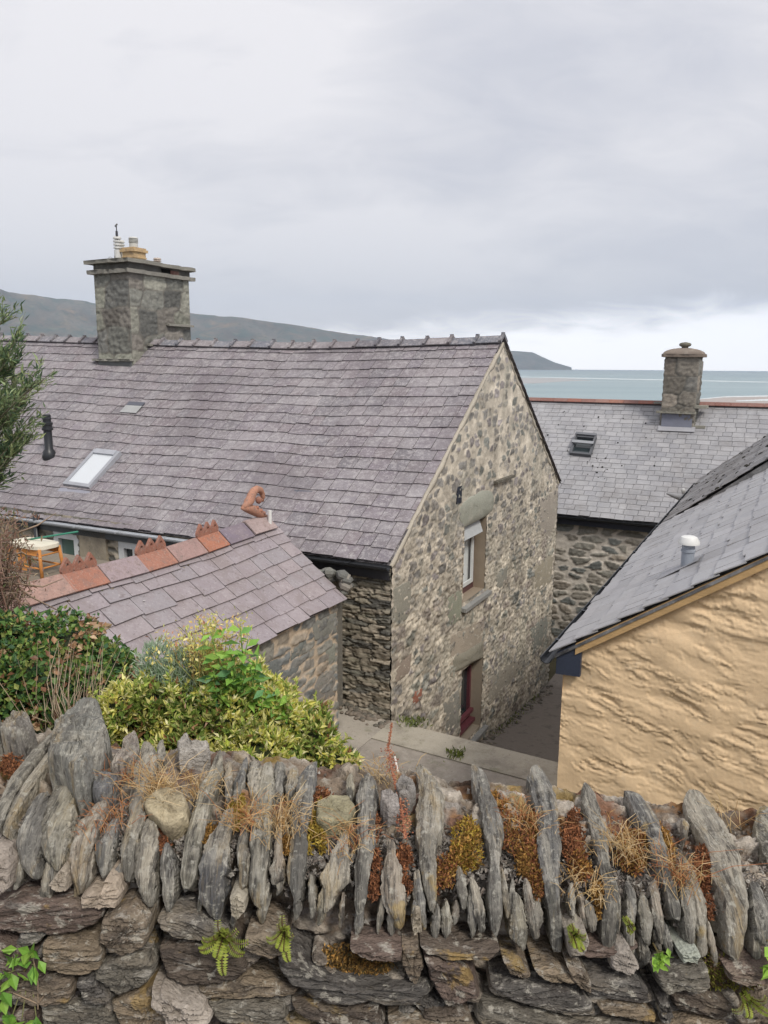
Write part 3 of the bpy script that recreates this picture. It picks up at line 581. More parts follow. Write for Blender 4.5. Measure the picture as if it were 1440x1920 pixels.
for i in range(26):
    p = hit(random.uniform(572, 655), 1050, W(0, rs+random.uniform(.12, .40), 0), G); r = random.uniform(.05, .11)
    zz = p[2]-.10-.5*max(0, (loc(p)[0]-ra-.9))+random.uniform(-.22, .04)
    mb.lathe(A(p[0], p[1], zz-r), [(r*.4, 0), (r, r*.5), (r*1.1, r), (r*.8, r*1.3), (r*.5, r*1.4)], 5, random.choice([(.2, .2, .18), (.27, .25, .22), (.15, .15, .14)]), axis=unit(A(random.uniform(-.5, .5), random.uniform(-.5, .5), 1)))
mb.box(W(ra-.6, rs+.05, -5.5), Vv*1.55, G*.5, Z*2.35, (.17, .16, .14)); mb.build('wall_stub', M_RUB, oh)
# ================================================================== OCHRE HOUSE
C0 = at(1035, 1222, 6.5); c_a, c_s, c_z = loc(C0); CP = .681; CHW = 3.3; CLEN = 6.46
oc = thing('ochre_house', W(c_a+3, c_s+3, -5.3), 'ochre painted rough rendered house with grey slate roof and white capped vent', 'house')
NC = unit(-Vv*CP+Z); NCb = unit(Vv*CP+Z)
def roofC(s, d, e=0): return W(c_a+CHW*(1-d), c_s+s, c_z+CHW*CP*(1-d)-e)
CG = [(.36, .355, .37), (.39, .385, .395), (.33, .325, .34), (.41, .40, .41), (.37, .36, .365)]
mb = MB(); slates(mb, roofC, NC, 0, CLEN, 18, .2, .36, CG, seed=31, lift=.019, jit=.006, th=.010)
slates(mb, lambda s, d: W(c_a+CHW*(1+d), c_s+s, c_z+CHW*CP*(1-d)), NCb, 0, CLEN, 14, .3, .5, CG, seed=32, lift=.012)
for sg in (0, 1):
    P = [W(c_a+(2*CHW if sg else 0)+(-.02 if sg else .02), c_s+.01, c_z-.03), W(c_a+CHW, c_s+.01, c_z+CHW*CP-.03)]
    mb.prism([P[0], P[1], P[1]-Z*.03, P[0]-Z*.03], G*(CLEN-.02), (.06, .06, .065))
mb.box(W(c_a+CHW-.1, c_s, c_z+CHW*CP), Vv*.2, G*CLEN, Z*.05, (.25, .12, .09))
mb.build('roof', M_SLATE2, oc)
def ochre(u, v):
    # painted rubble: smooth render between bedded stones whose split, layered faces still read through the paint
    a = math.radians(13); x = u*math.cos(a)-v*math.sin(a)*-1*-1; y = u*math.sin(a)+v*math.cos(a); x = x+.06*fbm(u/.5, v/.5, 2, 70); y = y+.05*fbm(u/.6, v/.4, 2, 69)
    msk0 = ss(-.15, .30, fbm(x/.9, y/.5, 2, 55)); msk = ss(.02, .30, fbm(x/.55, y/.26, 3, 75)+.02); msk2 = ss(.08, .38, fbm(x/.45+5, y/.2, 3, 65))
    f1 = fbm(x/.62, y/.19, 5, 71, .55); f2 = fbm(x/.26+3, y/.055, 5, 72, .6); f3 = fbm(x/.12, y/.022, 4, 73, .6)
    pl = lambda f, c, w: np.tanh((f-c)/w)
    h = .017*fbm(x/.7, y/.30, 2, 77)+msk0*.0038*pl(f1, .16, .045)+.0022*pl(f1, -.30, .025)+msk*(.0034*pl(f2, .10, .045)+.0018*pl(f2, -.16, .045)+.0026*f3)+msk2*.0042*f3+.0012*fbm(x/.03, y/.02, 3, 78)
    c = np.ones(u.shape+(3,))*np.array((.85, .63, .395))*(1+.10*fbm(u/.5, v/.3, 4, 81))[..., None]
    return h, c
mb = MB(); wc = c_a+.085; ZB = -5.7
nu1 = 330; us = np.concatenate([np.linspace(0, 2.5, 330), np.linspace(2.52, 2*CHW-.17, 120)]); vs = np.concatenate([np.linspace(0, 1.3, 30), np.linspace(1.32, ZR-ZB+.2, 420)])
def opatch(P0, eu, out, us, vs, ins, fn):
    u, v = np.meshgrid(us, vs); h, c = fn(u, v); P = P0+u[..., None]*eu+v[..., None]*Z+h[..., None]*out
    uc = (u[:-1, :-1]+u[1:, 1:])/2; vc = (v[:-1, :-1]+v[1:, 1:])/2; mb.grid(P, c, ins(uc, vc))
wtop = lambda u: c_z+CP*np.where(u < CHW-.085, u+.085, 2*CHW-u-.085)-.05
opatch(W(wc, c_s+.10, ZB), Vv, -G, us, vs, lambda u, v: v+ZB < wtop(u), ochre)
opatch(W(wc, c_s+.10, ZB), G, -Vv, np.linspace(0, CLEN-.1, 160), np.linspace(0, c_z-ZB-.02, 90), lambda u, v: u < 99, lambda u, v: (lambda hc: (hc[0]*ss(0, .1, u), hc[1]))(ochre(u, v)))
opatch(W(wc+2*CHW-.17, c_s+.1, ZB), G, Vv, np.linspace(0, CLEN-.1, 20), np.linspace(0, c_z-ZB, 12), lambda u, v: u < 99, ochre)
mb.prism([W(wc+.06, c_s+.16, ZB), W(wc+2*CHW-.25, c_s+.16, ZB), W(wc+2*CHW-.25, c_s+.16, c_z-.1), W(c_a+CHW, c_s+.16, c_z+CHW*CP-.15), W(wc+.06, c_s+.16, c_z-.1)], G*(CLEN-.3), (.5, .34, .18))
mb.build('wall', M_OCHRE, oc, True)
mb = MB(); sl_ = unit(Vv+Z*CP)
for (a, c, o) in ((.17, (.55, .36, .17), 0),):
    P = W(c_a+.2, c_s+.02, c_z+.2*CP-.035)
    mb.prism([P, P+sl_*((CHW-.2)/sl_@Vv if False else (CHW-.2)*math.sqrt(1+CP*CP)), P+sl_*(CHW-.2)*math.sqrt(1+CP*CP)-Z*.10, P-Z*.10], G*.05, c)
mb.prism([W(c_a+2*CHW, c_s+.02, c_z-.03), W(c_a+CHW, c_s+.02, c_z+CHW*CP-.03), W(c_a+CHW, c_s+.02, c_z+CHW*CP-.13), W(c_a+2*CHW, c_s+.02, c_z-.13)], G*.05, (.55, .36, .17))
mb.build('bargeboard', M_WOOD, oc)
mb = MB(); P = W(c_a+.035, c_s+.03, c_z-.005+.035*CP-.03); mb.prism([P, P+Vv*.215+Z*.215*CP*.98, P+Vv*.215-Z*.19, P-Z*.20], G*.05, (.045, .055, .085)); mb.box(W(c_a+.035, c_s+.085, c_z-.20), Vv*.03, G*(CLEN-.1), Z*.17, (.045, .055, .085)); mb.build('fascia_board', M_PAINT, oc)
gutter(W(c_a-.035, c_s-.06, c_z-.045), W(c_a-.035, c_s+CLEN+5.6, c_z-.045), .055, M_BLACK, oc, outn=-Vv)
P = hit(1288, 1062, roofC(1, .5), NC); mb = MB(); mb.lathe(P-Z*.06, [(.058, 0), (.058, .20), (.066, .205), (.066, .225), (.058, .23), (.058, .28)], 20, (.30, .33, .38)); vp = mb.build('vent_pipe', M_PAINT, oc, True, 40)
mb = MB(); mb.lathe(P-Z*.06, [(.075, .275), (.098, .28), (.098, .30), (.072, .345), (.05, .355)], 24); mb.build('vent_cap', M_WHITE, vp, True, 30)
mb = MB(); dnC = unit(Vv+Z*CP); mb.box(P-dnC*.26-G*.12+NC*.022, dnC*.40, G*.24, NC*.004, (.30, .30, .32)); mb.build('flashing', M_LEAD, vp)
# ================================================================== DARK MOSSY OUTBUILDING behind the ochre house
D0 = loc(hz(1343, 897, c_z)); DL = D0[1]-(c_s+CLEN)
od = thing('mossy_roofed_outbuilding', W(c_a+2, c_s+CLEN+2, -5.4), 'outbuilding with a dark mossy brown slate roof joined behind the ochre house', 'outbuilding')
DK = [(.125, .115, .115), (.15, .135, .13), (.11, .10, .10), (.165, .15, .14)]
s0 = c_s+CLEN+.02; DPi = .80
mb = MB(); rD = lambda s, d: W(c_a+CHW*(1-d), s0+s, c_z+CHW*DPi*(1-d)); ND = unit(-Vv*DPi+Z)
slates(mb, rD, ND, 0, DL, 16, .22, .4, DK, seed=41, lift=.018, jit=.008); slates(mb, lambda s, d: W(c_a+CHW*(1+d), s0+s, c_z+CHW*DPi*(1-d)), unit(Vv*DPi+Z), 0, DL, 10, .3, .5, DK, seed=42, lift=.015)
mb.prism([W(c_a+.02, s0, c_z-.04), W(c_a+CHW, s0, c_z+CHW*DPi-.04), W(c_a+2*CHW, s0, c_z-.04)], G*DL, (.05, .05, .05)); mb.build('roof', M_SLATE2, od)
mb = MB()
for i in range(90):
    q = rD(random.uniform(0, DL), random.uniform(.4, .98)); r = random.uniform(.02, .05); mb.lathe(q, [(r, 0), (r*.9, r*.4), (r*.4, r*.7)], 7, random.choice([(.02, .02, .018), (.03, .028, .02)]), axis=ND)
tag(mb.build('moss_cushions', M_MOSS, od, True), kind='stuff')
mb = MB(); mb.box(W(wc+.02, s0+.02, -8.6), Vv*(2*CHW-.2), G*(DL-.05), Z*(c_z+8.5), (.26, .22, .18)); patch(mb, W(wc, s0, -8.6), G, Z, DL, c_z+8.55, .06, tanw, -Vv); mb.build('wall', M_RUB, od)
mb = MB(); P = hit(1300, 940, W(c_a-.02, 0, 0), Vv)+Z*.03; Q = hit(1249, 926, W(c_a-.5, 0, 0), Vv); P = W(c_a+.04, D0[1]-2.3, c_z+.06); P = hit(1299, 938, W(c_a, 0, 0), Vv)
Q = P-Vv*.55+Z*.10; mb.tube([P, P*.6+Q*.4-Z*.0, P*.25+Q*.75, Q], [.09, .085, .05, .012], 10, (.30, .30, .31)); mb.tube([P+Vv*.1-Z*.05, P], [.05, .09], 8, (.12, .12, .12)); mb.lathe(P*.62+Q*.38+Z*.06, [(.02, 0), (.03, .05), (.045, .08), (.045, .12), (.02, .15)], 10, (.5, .5, .5)); mb.build('eave_spur', M_LEAD, od, True)
# ================================================================== REAR COTTAGE
B0 = at(1050, 962, 22.0); b_a, b_s, b_z = loc(B0); BR = 4.3; b_rz = -1.115; BP = (b_rz-b_z)/BR; bL0, bL1 = -7.0, 12.0
co_ = thing('rear_cottage', W(b_a+2, b_s+4, -8.3), 'grey slate roofed cottage behind, with red ridge and grey stone wall', 'cottage')
def roofB(t, d): return W(b_a+t, b_s+BR*(1-d)-.12*d, b_rz*(1-d)+b_z*d-.02*math.sin(math.pi*d))
NB = unit(-G*BP+Z); NBb = unit(G*BP+Z)
mb = MB(); slates(mb, roofB, NB, bL0, bL1, 25, .22, .40, GREY, seed=51, lift=.012, jit=.003)
slates(mb, lambda t, d: W(b_a+t, b_s+BR*(1+d), b_rz*(1-d)+b_z*d), NBb, bL0, bL1, 14, .4, .6, GREY, seed=52)
mb.prism([W(b_a+bL0, b_s-.08, b_z-.04), W(b_a+bL0, b_s+BR, b_rz-.04), W(b_a+bL0, b_s+2*BR, b_z-.04)], Vv*(bL1-bL0), (.08, .08, .085))
mb.build('roof', M_SLATE2, co_)
mb = MB(); R = random.Random(8)
for i in range(40):
    x, y = R.uniform(1000, 1240), R.uniform(770, 950)
    if i > 25: x, y = R.gauss(1125, 25), R.gauss(880, 18)
    q = hit(x, y, roofB(3, .5), NB)+NB*.02; r = R.uniform(.014, .034); mb.lathe(q, [(r, 0), (r*.8, r*.5), (r*.3, r*.7)], 7, (.03, .03, .025), axis=NB)
tag(mb.build('moss_cushions', M_MOSS, co_, True), kind='stuff')
mb = MB(); t = bL0
while t < bL1:
    w = .46; c = R.choice([(.28, .11, .08), (.31, .14, .10), (.24, .12, .10), (.30, .16, .13), (.22, .10, .08)]); p = W(b_a+t, b_s+BR, b_rz+.075)
    if 8.3 < t < 8.8: c = (.13, .14, .18)
    for sg, nn in ((-1, NB), (1, NBb)): mb.box(p, Vv*(w-.008), G*sg*.15-Z*.10, nn*.02, c)
    t += w
mb.build('ridge_tiles', M_TERRA, co_)
mb = MB()
bw = rubfn(.62, .25, 120, gap=.17, soft=.08, amp=.03, rough=.014, mort=(.62, .57, .50), pal=((.24, .23, .20), (.30, .275, .235), (.19, .20, .19), (.34, .30, .25)), strata=.01, exist=.97)
patch(mb, W(b_a+bL0, b_s+.1, -8.7), Vv, Z, 4.5, b_z+8.7, .15, bw, -G); patch(mb, W(b_a-2.5, b_s+.1, -8.7), Vv, Z, 8.5, b_z+8.7, .028, lambda u, v: bw(u, v), -G); patch(mb, W(b_a+6, b_s+.1, -8.7), Vv, Z, bL1-6, b_z+8.7, .15, bw, -G)
mb.prism([W(b_a+bL0+.05, b_s+.2, -8.7), W(b_a+bL0+.05, b_s+.2, b_z-.1), W(b_a+bL0+.05, b_s+BR, b_rz-.2), W(b_a+bL0+.05, b_s+2*BR-.2, b_z-.1), W(b_a+bL0+.05, b_s+2*BR-.2, -8.7)], Vv*(bL1-bL0-.1), (.25, .23, .2))
mb.build('wall', M_RUB, co_, True)
gutter(W(b_a-3, b_s-.14, b_z-.05), W(b_a+bL1, b_s-.14, b_z-.05), .07, M_BLACK, co_)
mb = MB(); mb.box(W(b_a-3, b_s-.06, b_z-.30), Vv*(bL1+3), G*.14, Z*.22, (.03, .035, .05)); mb.build('fascia', M_PAINT, co_)
# skylight standing ajar
dnB = unit(G*BR+Z*(b_rz-b_z)); P = hit(1068, 854, roofB(2, .5), NB)+NB*.02; Q = hit(1108, 858, roofB(2, .5), NB)+NB*.02; Tp = hit(1080, 820, roofB(2, .5), NB); L_ = np.linalg.norm(Tp-P)
so = frame_on(P, Q, dnB, L_, NB, .07, .10, M_LEAD, co_, (.10, .105, .115)); e = unit(Q-P); w_ = np.linalg.norm(Q-P)
mb = MB(); mb.box(P+e*.06+dnB*.06+NB*.02, e*(w_-.12), dnB*(L_-.12), NB*.01); mb.build('pane', M_GLASS, so)
mb = MB(); mb.box(P+dnB*(L_*.44)+NB*.16, e*w_, dnB*.12, NB*.05, (.30, .31, .33)); mb.box(P+dnB*(L_*.94)+NB*.12, e*w_, dnB*.1, NB*.06, (.16, .165, .18)); mb.box(P+dnB*(L_*.44)+NB*.16, e*.05, dnB*L_*.5-NB*.04, NB*.04, (.12, .12, .13)); mb.box(P+e*(w_-.05)+dnB*(L_*.44)+NB*.16, e*.05, dnB*L_*.5-NB*.04, NB*.04, (.12, .12, .13)); mb.build('sash', M_LEAD, so)
# chimney of the rear cottage
bf = hit(1250, 800, roofB(6, .5), NB); ba, bs, bz = loc(bf); bright = loc(hit(1310, 690, W(0, bs, 0), G)); bleft = loc(hit(1246, 690, W(0, bs, 0), G)); bt = loc(hit(1290, 668, W(0, bs, 0), G))[2]
bw_ = bright[0]-bleft[0]; bl = bleft[0]; bd = .95
blk2 = rubfn(.75, .50, 205, gap=.02, soft=.07, amp=.03, rough=.016, mort=(.14, .135, .12), pal=((.20, .185, .16), (.26, .23, .195), (.175, .17, .155), (.23, .21, .18)), strata=.003, jit=.4, warp=.12, p=7)
mb = MB(); rubbox(mb, bl, bs, bl+bw_, bs+bd, bz-.4, bt, blk2); ch2 = mb.build('chimney', M_RUB, co_, True)
mb = MB(); jag(mb, bl-.10, bs-.1, bl+bw_+.1, bs+bd+.1, bt-.02, .09, (.22, .18, .15), 12)
n = 12; cx, cs_ = bl+bw_/2, bs+bd/2; V = []; 
for i in range(7):
    q = i/6; k = math.cos(q*1.45); 
    for (x, y) in [(-1, -1), (-.5, -1), (0, -1), (.5, -1), (1, -1), (1, -.5), (1, 0), (1, .5), (1, 1), (.5, 1), (0, 1), (-.5, 1), (-1, 1), (-1, .5), (-1, 0), (-1, -.5)]:
        V.append(W(cx+x*(bw_/2+.07)*k, cs_+y*(bd/2+.07)*k, bt+.07+.19*math.sin(q*1.45)))
mb.add(V, [(i*16+j, i*16+(j+1) % 16, (i+1)*16+(j+1) % 16, (i+1)*16+j) for i in range(6) for j in range(16)]+[tuple(range(96, 112))], (.24, .20, .17)); mb.build('cap', M_RUB, ch2, True, 50)
mb = MB(); mb.lathe(W(cx, cs_, bt+.24), [(.09, 0), (.10, .05), (.17, .08), (.18, .13), (.14, .17), (.05, .19)], 14, (.17, .16, .13)); mb.build('chimney_pot', M_RUB, ch2, True)
mb = MB(); jag(mb, bl-.12, bs-.14, bl+bw_+.02, bs+.25, bz+.42, .06, (.27, .26, .22), 14); mb.build('drip_stone', M_RUB, ch2)
for (a_, z_, dd) in ((bl-.26, bt-1.45, .3), (bl-.34, bt-2.08, .35)): mb = MB(); mb.box(W(a_, bs+.15, z_), Vv*dd, G*.4, Z*.05, (.2, .2, .18)); mb.build('drip_stone', M_RUB, ch2)
for (a_, z_) in ((bl+bw_, bt-1.55), (bl+bw_, bt-2.15)): mb = MB(); mb.box(W(a_-.03, bs-.03, z_), Vv*.35, G*.6, Z*.08, (.27, .26, .22)); mb.build('drip_stone', M_RUB, ch2)
mb = MB(); mb.prism([W(bl+.03, bs-.06, bz+.0), W(bl+bw_-.06, bs-.06, bz+.0), W(bl+bw_-.06, bs-.03, bz+.44), W(bl+.03, bs-.03, bz+.44)], G*.03, (.20, .21, .26)); mb.box(W(bl-.05, bs-.2, bz-.2*BP)+NB*.03, Vv*(bw_+.1), G*.2+Z*.2*BP, NB*.01, (.34, .34, .36)); mb.build('lead_apron', M_LEAD, ch2)
# ================================================================== GROUND, SEA, HILLS
def zg(x, y):
    d = np.stack([x-E1[0], y-E1[1]], -1); a = d@Vv[:2]; s = d@G[:2]
    bank = np.interp(y, [1.5, 1.9, 6.2, 8], [-1.75, -2.35, -5.12, -5.30])
    z = np.where(s < 0, bank, -7.0-.14*np.clip(s, 0, 8.7))
    z = np.where((s < .0) & (s > -2.2) & (y > 8), np.interp(a, [-1.2, 0, 5], [-5.16, -5.42, -5.45]), z)
    z = np.where(y < 1.4, -1.75, z)
    z = z-.12*np.clip(s-19, 0, 265)
    return z-np.clip((np.hypot(x, y)-330)/150, 0, 1)*6
xs = np.unique(np.concatenate([np.linspace(-10, 12, 111), np.linspace(-60, 60, 41), np.linspace(-420, 420, 41)])); ys = np.unique(np.concatenate([np.linspace(-8, 24, 161), np.linspace(24, 80, 25), np.linspace(80, 420, 30), [-60, -30, -15]]))
X, Y = np.meshgrid(xs, ys); mb = MB(); mb.grid(np.stack([X, Y, zg(X, Y)-.03+.02*fbm(X, Y, 2, 5)], -1), (.1, .09, .06)); tag(mb.build('ground', M_EARTH), kind='structure')
mb = MB(); mb.box(A(-30, -8, -1.76), A(60, 0, 0), A(0, 9.0, 0), Z*.03, (.06, .06, .06)); tag(mb.build('road', M_TAR), kind='structure')
def sheet(name, pts, m, col, res=30, thick=.02):
    mb = MB(); mb.prism(pts, -Z*thick, col); return tag(mb.build(name, m), kind='structure')
# terrace of concrete slabs above the sunken alley
tz = lambda a: float(np.interp(a, [-1.2, 0, 5], [-5.14, -5.36, -5.42]))
def tp_(a, s, dz=0): return W(a, s, tz(a)+dz)
def slab(mb, q, th, col):
    lo = [p-Z*th for p in q]; n = len(q); mb.add(list(q)+lo, [tuple(range(n)), tuple(range(n, 2*n))[::-1]]+[(i, (i+1) % n, n+(i+1) % n, n+i) for i in range(n)], col)
e0 = loc(hz(735, 1352, -5.36)); e1_ = loc(hz(1052, 1436, -5.42)); print('edge', e0, e1_)
es = lambda a: e0[1]+(e1_[1]-e0[1])*(a-e0[0])/(e1_[0]-e0[0])
mb = MB(); slab(mb, [tp_(-1.5, -.02), tp_(0, -.02), tp_(0, -4.2), tp_(-1.5, -4.2)], .3, (.38, .345, .295)); slab(mb, [tp_(.012, es(0)-.66), tp_(4.5, es(4.5)-.66), tp_(4.5, -4.2), tp_(.012, -4.2)], .3, (.34, .305, .265)); tag(mb.build('terrace_paving', M_CONC), kind='structure')
mb = MB(); slab(mb, [tp_(.012, es(0), .012), tp_(4.5, es(4.5), .012), tp_(4.5, es(4.5)-.645, .012), tp_(.012, es(0)-.645, .012)], 1.9, (.41, .375, .31)); tag(mb.build('terrace_kerb', M_CONC), kind='structure')
mb = MB(); P = np.array([[W(a, s, -6.97-.14*min(s, 8.7)) for a in np.linspace(.0, 9, 19)] for s in np.linspace(-.6, 11.9, 26)]); mb.grid(P, (.25, .218, .19)); mb.build('alley', M_TAR)
bpy.data.objects['alley']['kind'] = 'structure'
# rubble and weeds along wall feet: debris stones are loose earth strip
mb = MB()
for i in range(170):
    s = random.uniform(3.5, 9.0); a = abs(random.gauss(0, .13))+.04; z = -6.97-.14*min(s, 8.7); r = random.uniform(.02, .06)
    p = W(a, s, z); mb.lathe(p-Z*r*.4, [(r, 0), (r*1.1, r*.5), (r*.5, r)], 6, random.choice([(.2, .17, .14), (.13, .12, .1), (.26, .23, .19)]))
for i in range(120):
    a = -random.uniform(0, 1.3); s = -abs(random.gauss(0, .14))-.03; r = random.uniform(.02, .055); p = tp_(a, s); mb.lathe(p-Z*r*.4, [(r, 0), (r*1.1, r*.5), (r*.5, r)], 6, random.choice([(.2, .17, .14), (.13, .12, .1)]))
tag(mb.build('rubble', M_RUB, None, True), 'small stones and grit fallen along the foot of the walls', 'rubble', kind='stuff')
# raised stone platform behind the outhouse
STP = loc(at(90, 1012, 10.5)); mb = MB(); pz = -2.86
a0_, a1_, s0_, s1_ = STP[0]-2.0, ra-OW-.06, STP[1]-2.6, STP[1]+.75
t_ = thing('garden_terrace_wall', W((a0_+a1_)/2, (s0_+s1_)/2, -5.2), 'low stone built garden terrace behind the outhouse carrying the orange stool', 'terrace wall')
patch(mb, W(a0_, s1_, -5.4), Vv, Z, a1_-a0_, pz+5.4, .05, tanw, G); patch(mb, W(a1_, s0_, -5.4), G, Z, s1_-s0_, pz+5.4, .06, tanw, Vv); patch(mb, W(a0_, s0_, -5.4), Vv, Z, a1_-a0_, pz+5.4, .06, tanw, -G)
mb.box(W(a0_, s0_, -5.4), Vv*(a1_-a0_), G*(s1_-s0_), Z*(pz+5.4), (.22, .19, .15)); mb.build('wall', M_RUB, t_)
# stool
st = thing('wooden_stool', W(STP[0], STP[1], pz), 'orange varnished wooden stool with a pale cream seat below the house windows', 'stool')
def w_at(px, py): return hit(px, py, W(0, STP[1], 0), G)
L0 = w_at(53, 1020); L1 = w_at(116, 1014); OR = (.52, .22, .06); sw = L1-L0; sw[2] = 0; dpt = -G*.36
mb = MB(); sz = w_at(90, 1018)[2]; b = A(L0[0], L0[1], sz); k = 10
ring = [b+sw*.5+dpt*.5+sw*.52*math.copysign(abs(math.cos(q))**.5, math.cos(q))+dpt*.54*math.copysign(abs(math.sin(q))**.5, math.sin(q)) for q in np.linspace(0, 2*math.pi, 28, endpoint=False)]
slab(mb, [p+Z*.045 for p in ring], .05, (.74, .69, .56)); mb.build('seat', M_PAINT, st)
for (i, j) in ((.06, .06), (.94, .06), (.06, .94), (.94, .94)):
    mb = MB(); q = b+sw*i+dpt*j; sp = (sw*(i-.5)*.14+dpt*(j-.5)*.14); mb.tube([q-Z*.0, A(q[0], q[1], pz)+sp], .024, 8, OR); mb.build('leg', M_WOOD, st, True)
mb = MB()
for zz in (.12, .30):
    for (i, j, k_, l) in ((.06, .06, .94, .06), (.06, .94, .94, .94), (.06, .06, .06, .94), (.94, .06, .94, .94)): mb.tube([A(*(b+sw*i+dpt*j)[:2], pz+zz), A(*(b+sw*k_+dpt*l)[:2], pz+zz)], .013, 6, OR)
mb.build('stretcher', M_WOOD, st, True)
mb = MB(); mb.box(b+sw*.30+dpt*.9-Z*.33, sw*.22, dpt*.04, Z*.33, (.60, .26, .07)); mb.box(b+sw*.03+dpt*.05-Z*.09, sw*.94, dpt*.03, Z*.085, OR); mb.box(b+sw*.03+dpt*.93-Z*.09, sw*.94, dpt*.03, Z*.085, OR); mb.build('apron', M_WOOD, st)
mb = MB(); mb.tube([w_at(54, 1017)+dpt*.4+Z*.05, w_at(150, 996)+dpt*.1], .013, 8, (.04, .23, .15)); tag(mb.build('garden_cane', M_PAINT, None, True), 'long green garden cane lying across the orange stool', 'garden cane')
# sea
mb = MB(); R_ = 12400; n = 96; ring = [A(R_*math.cos(q), R_*math.sin(q), -30) for q in np.linspace(0, 2*math.pi, n, endpoint=False)]
mb.add(np.array([A(0, 0, -30)]+ring), [(0, 1+i, 1+(i+1) % n) for i in range(n)]); 
m = bpy.data.materials.new('sea_water'); m.use_nodes = True; nt = m.node_tree; b_ = nt.nodes['Principled BSDF']; b_.inputs['Roughness'].default_value = .35; b_.inputs['Specular IOR Level'].default_value = .3
tc = nt.nodes.new('ShaderNodeTexCoord'); mp = nt.nodes.new('ShaderNodeMapping'); mp.inputs['Scale'].default_value = (.0006, .003, 1); nt.links.new(tc.outputs['Object'], mp.inputs[0]); no = nt.nodes.new('ShaderNodeTexNoise'); no.inputs['Scale'].default_value = 1.5; no.inputs['Detail'].default_value = 4; nt.links.new(mp.outputs[0], no.inputs[0])
rp = nt.nodes.new('ShaderNodeValToRGB'); rp.color_ramp.elements[0].position = .35; rp.color_ramp.elements[0].color = (.20, .29, .31, 1); rp.color_ramp.elements[1].position = .7; rp.color_ramp.elements[1].color = (.31, .39, .395, 1); nt.links.new(no.outputs[0], rp.inputs[0]); nt.links.new(rp.outputs[0], b_.inputs['Base Color'])
mp2 = nt.nodes.new('ShaderNodeMapping'); mp2.inputs['Scale'].default_value = (.05, .12, 1); nt.links.new(tc.outputs['Object'], mp2.inputs[0]); n2 = nt.nodes.new('ShaderNodeTexNoise'); n2.inputs['Scale'].default_value = 1; n2.inputs['Detail'].default_value = 6; nt.links.new(mp2.outputs[0], n2.inputs[0]); bp = nt.nodes.new('ShaderNodeBump'); bp.inputs['Strength'].default_value = .5; bp.inputs['Distance'].default_value = 3; nt.links.new(n2.outputs[0], bp.inputs['Height']); nt.links.new(bp.outputs[0], b_.inputs['Normal'])
tag(mb.build('sea', m), kind='structure')
def strip(name, top, bot, z, col, m_, sd=0):
    R = random.Random(sd); n = 60; mb = MB(); V = []
    for i in range(n+1):
        t = i/n*(len(top)-1); k = min(int(t), len(top)-2); f = t-k; x = top[k][0]*(1-f)+top[k+1][0]*f; y0 = top[k][1]*(1-f)+top[k+1][1]*f
        tb = i/n*(len(bot)-1); k = min(int(tb), len(bot)-2); f = tb-k; y1 = bot[k][1]*(1-f)+bot[k+1][1]*f
        V += [hz(x, y0+R.uniform(-.3, .3)*min(1, (y1-y0)*.4), z), hz(x, y1+R.uniform(-.3, .3)*min(1, (y1-y0)*.4), z)]
    mb.add(V, [(2*i, 2*i+1, 2*i+3, 2*i+2) for i in range(n)], col); return tag(mb.build(name, m_), kind='structure')
strip('sandbar', [(900, 712), (1000, 710), (1060, 711), (1110, 713)], [(900, 719), (1000, 719), (1060, 715), (1110, 713.6)], -29.9, (.40, .40, .40), M_SAND, 1)
strip('wet_sand', [(900, 708), (1100, 709)], [(900, 709.5), (1100, 711)], -29.88, (.42, .42, .42), M_SAND, 2)
strip('breaking_wave', [(960, 705.5), (1180, 710), (1500, 717)], [(960, 706.8), (1180, 712), (1500, 718.6)], -29.85, (.56, .62, .63), M_SAND, 3)
strip('beach', [(1230, 762), (1310, 748), (1360, 743), (1520, 740)], [(1230, 800), (1310, 800), (1360, 800), (1520, 800)], -29.8, (.40, .36, .34), M_SAND, 4)
strip('shore_foam', [(1290, 749.5), (1360, 743.2), (1520, 739.5)], [(1290, 750.5), (1360, 745), (1520, 742)], -29.7, (.62, .65, .65), M_SAND, 5)
strip('shore_pool', [(1380, 751), (1430, 748.5), (1520, 747)], [(1380, 752.5), (1430, 751.5), (1520, 750)], -29.7, (.62, .66, .67), M_SAND, 6)
# hills across the water
def hill(name, prof, D0_, D1_, dep, sd, col):
    xs_ = np.linspace(prof[0][0], prof[-1][0], 220); ph = np.interp(xs_, [p[0] for p in prof], [p[1] for p in prof]); n = 40; P = np.zeros((n, len(xs_), 3))
    for i, x in enumerate(xs_):
        D = np.interp(x, [prof[0][0], prof[-1][0]], [D0_, D1_]); cr = ray(x, ph[i]); H = max(cr[2]*D+30, 1.0)
        for j in range(n):
            t = j/(n-1)*2-1; d = D+t*dep; k = (1-abs(t))**(.8) if t < 0 else (1-t)**1.2
            nz = float(fbm(np.array(x/55.), np.array(d/dep*3.), 4, sd))*.22*(1-abs(t))*min(1, abs(t)*4)
            dr = ray(x, 960); P[j, i] = dr[0]*d, d, -32+H*(k+nz*k)
    c = np.ones((n, len(xs_), 3))*col*(1+.35*fbm(P[..., 0]/500, P[..., 1]/500, 3, sd)[..., None])
    mb = MB(); mb.grid(P, c); return tag(mb.build(name, M_HILL, None, True), kind='structure')
hill('hill', [(-700, 470), (-400, 500), (-200, 520), (0, 537), (100, 553), (180, 562), (260, 574), (355, 585), (450, 592), (550, 606), (650, 624), (720, 634), (800, 646), (870, 664), (930, 680), (960, 689)], 5200, 8200, 1500, 3, A(.145, .135, .115))
hill('headland', [(560, 689), (700, 668), (850, 659), (950, 657), (985, 659), (1003, 668), (1025, 678), (1058, 688.5)], 9500, 10500, 900, 8, A(.14, .14, .13))
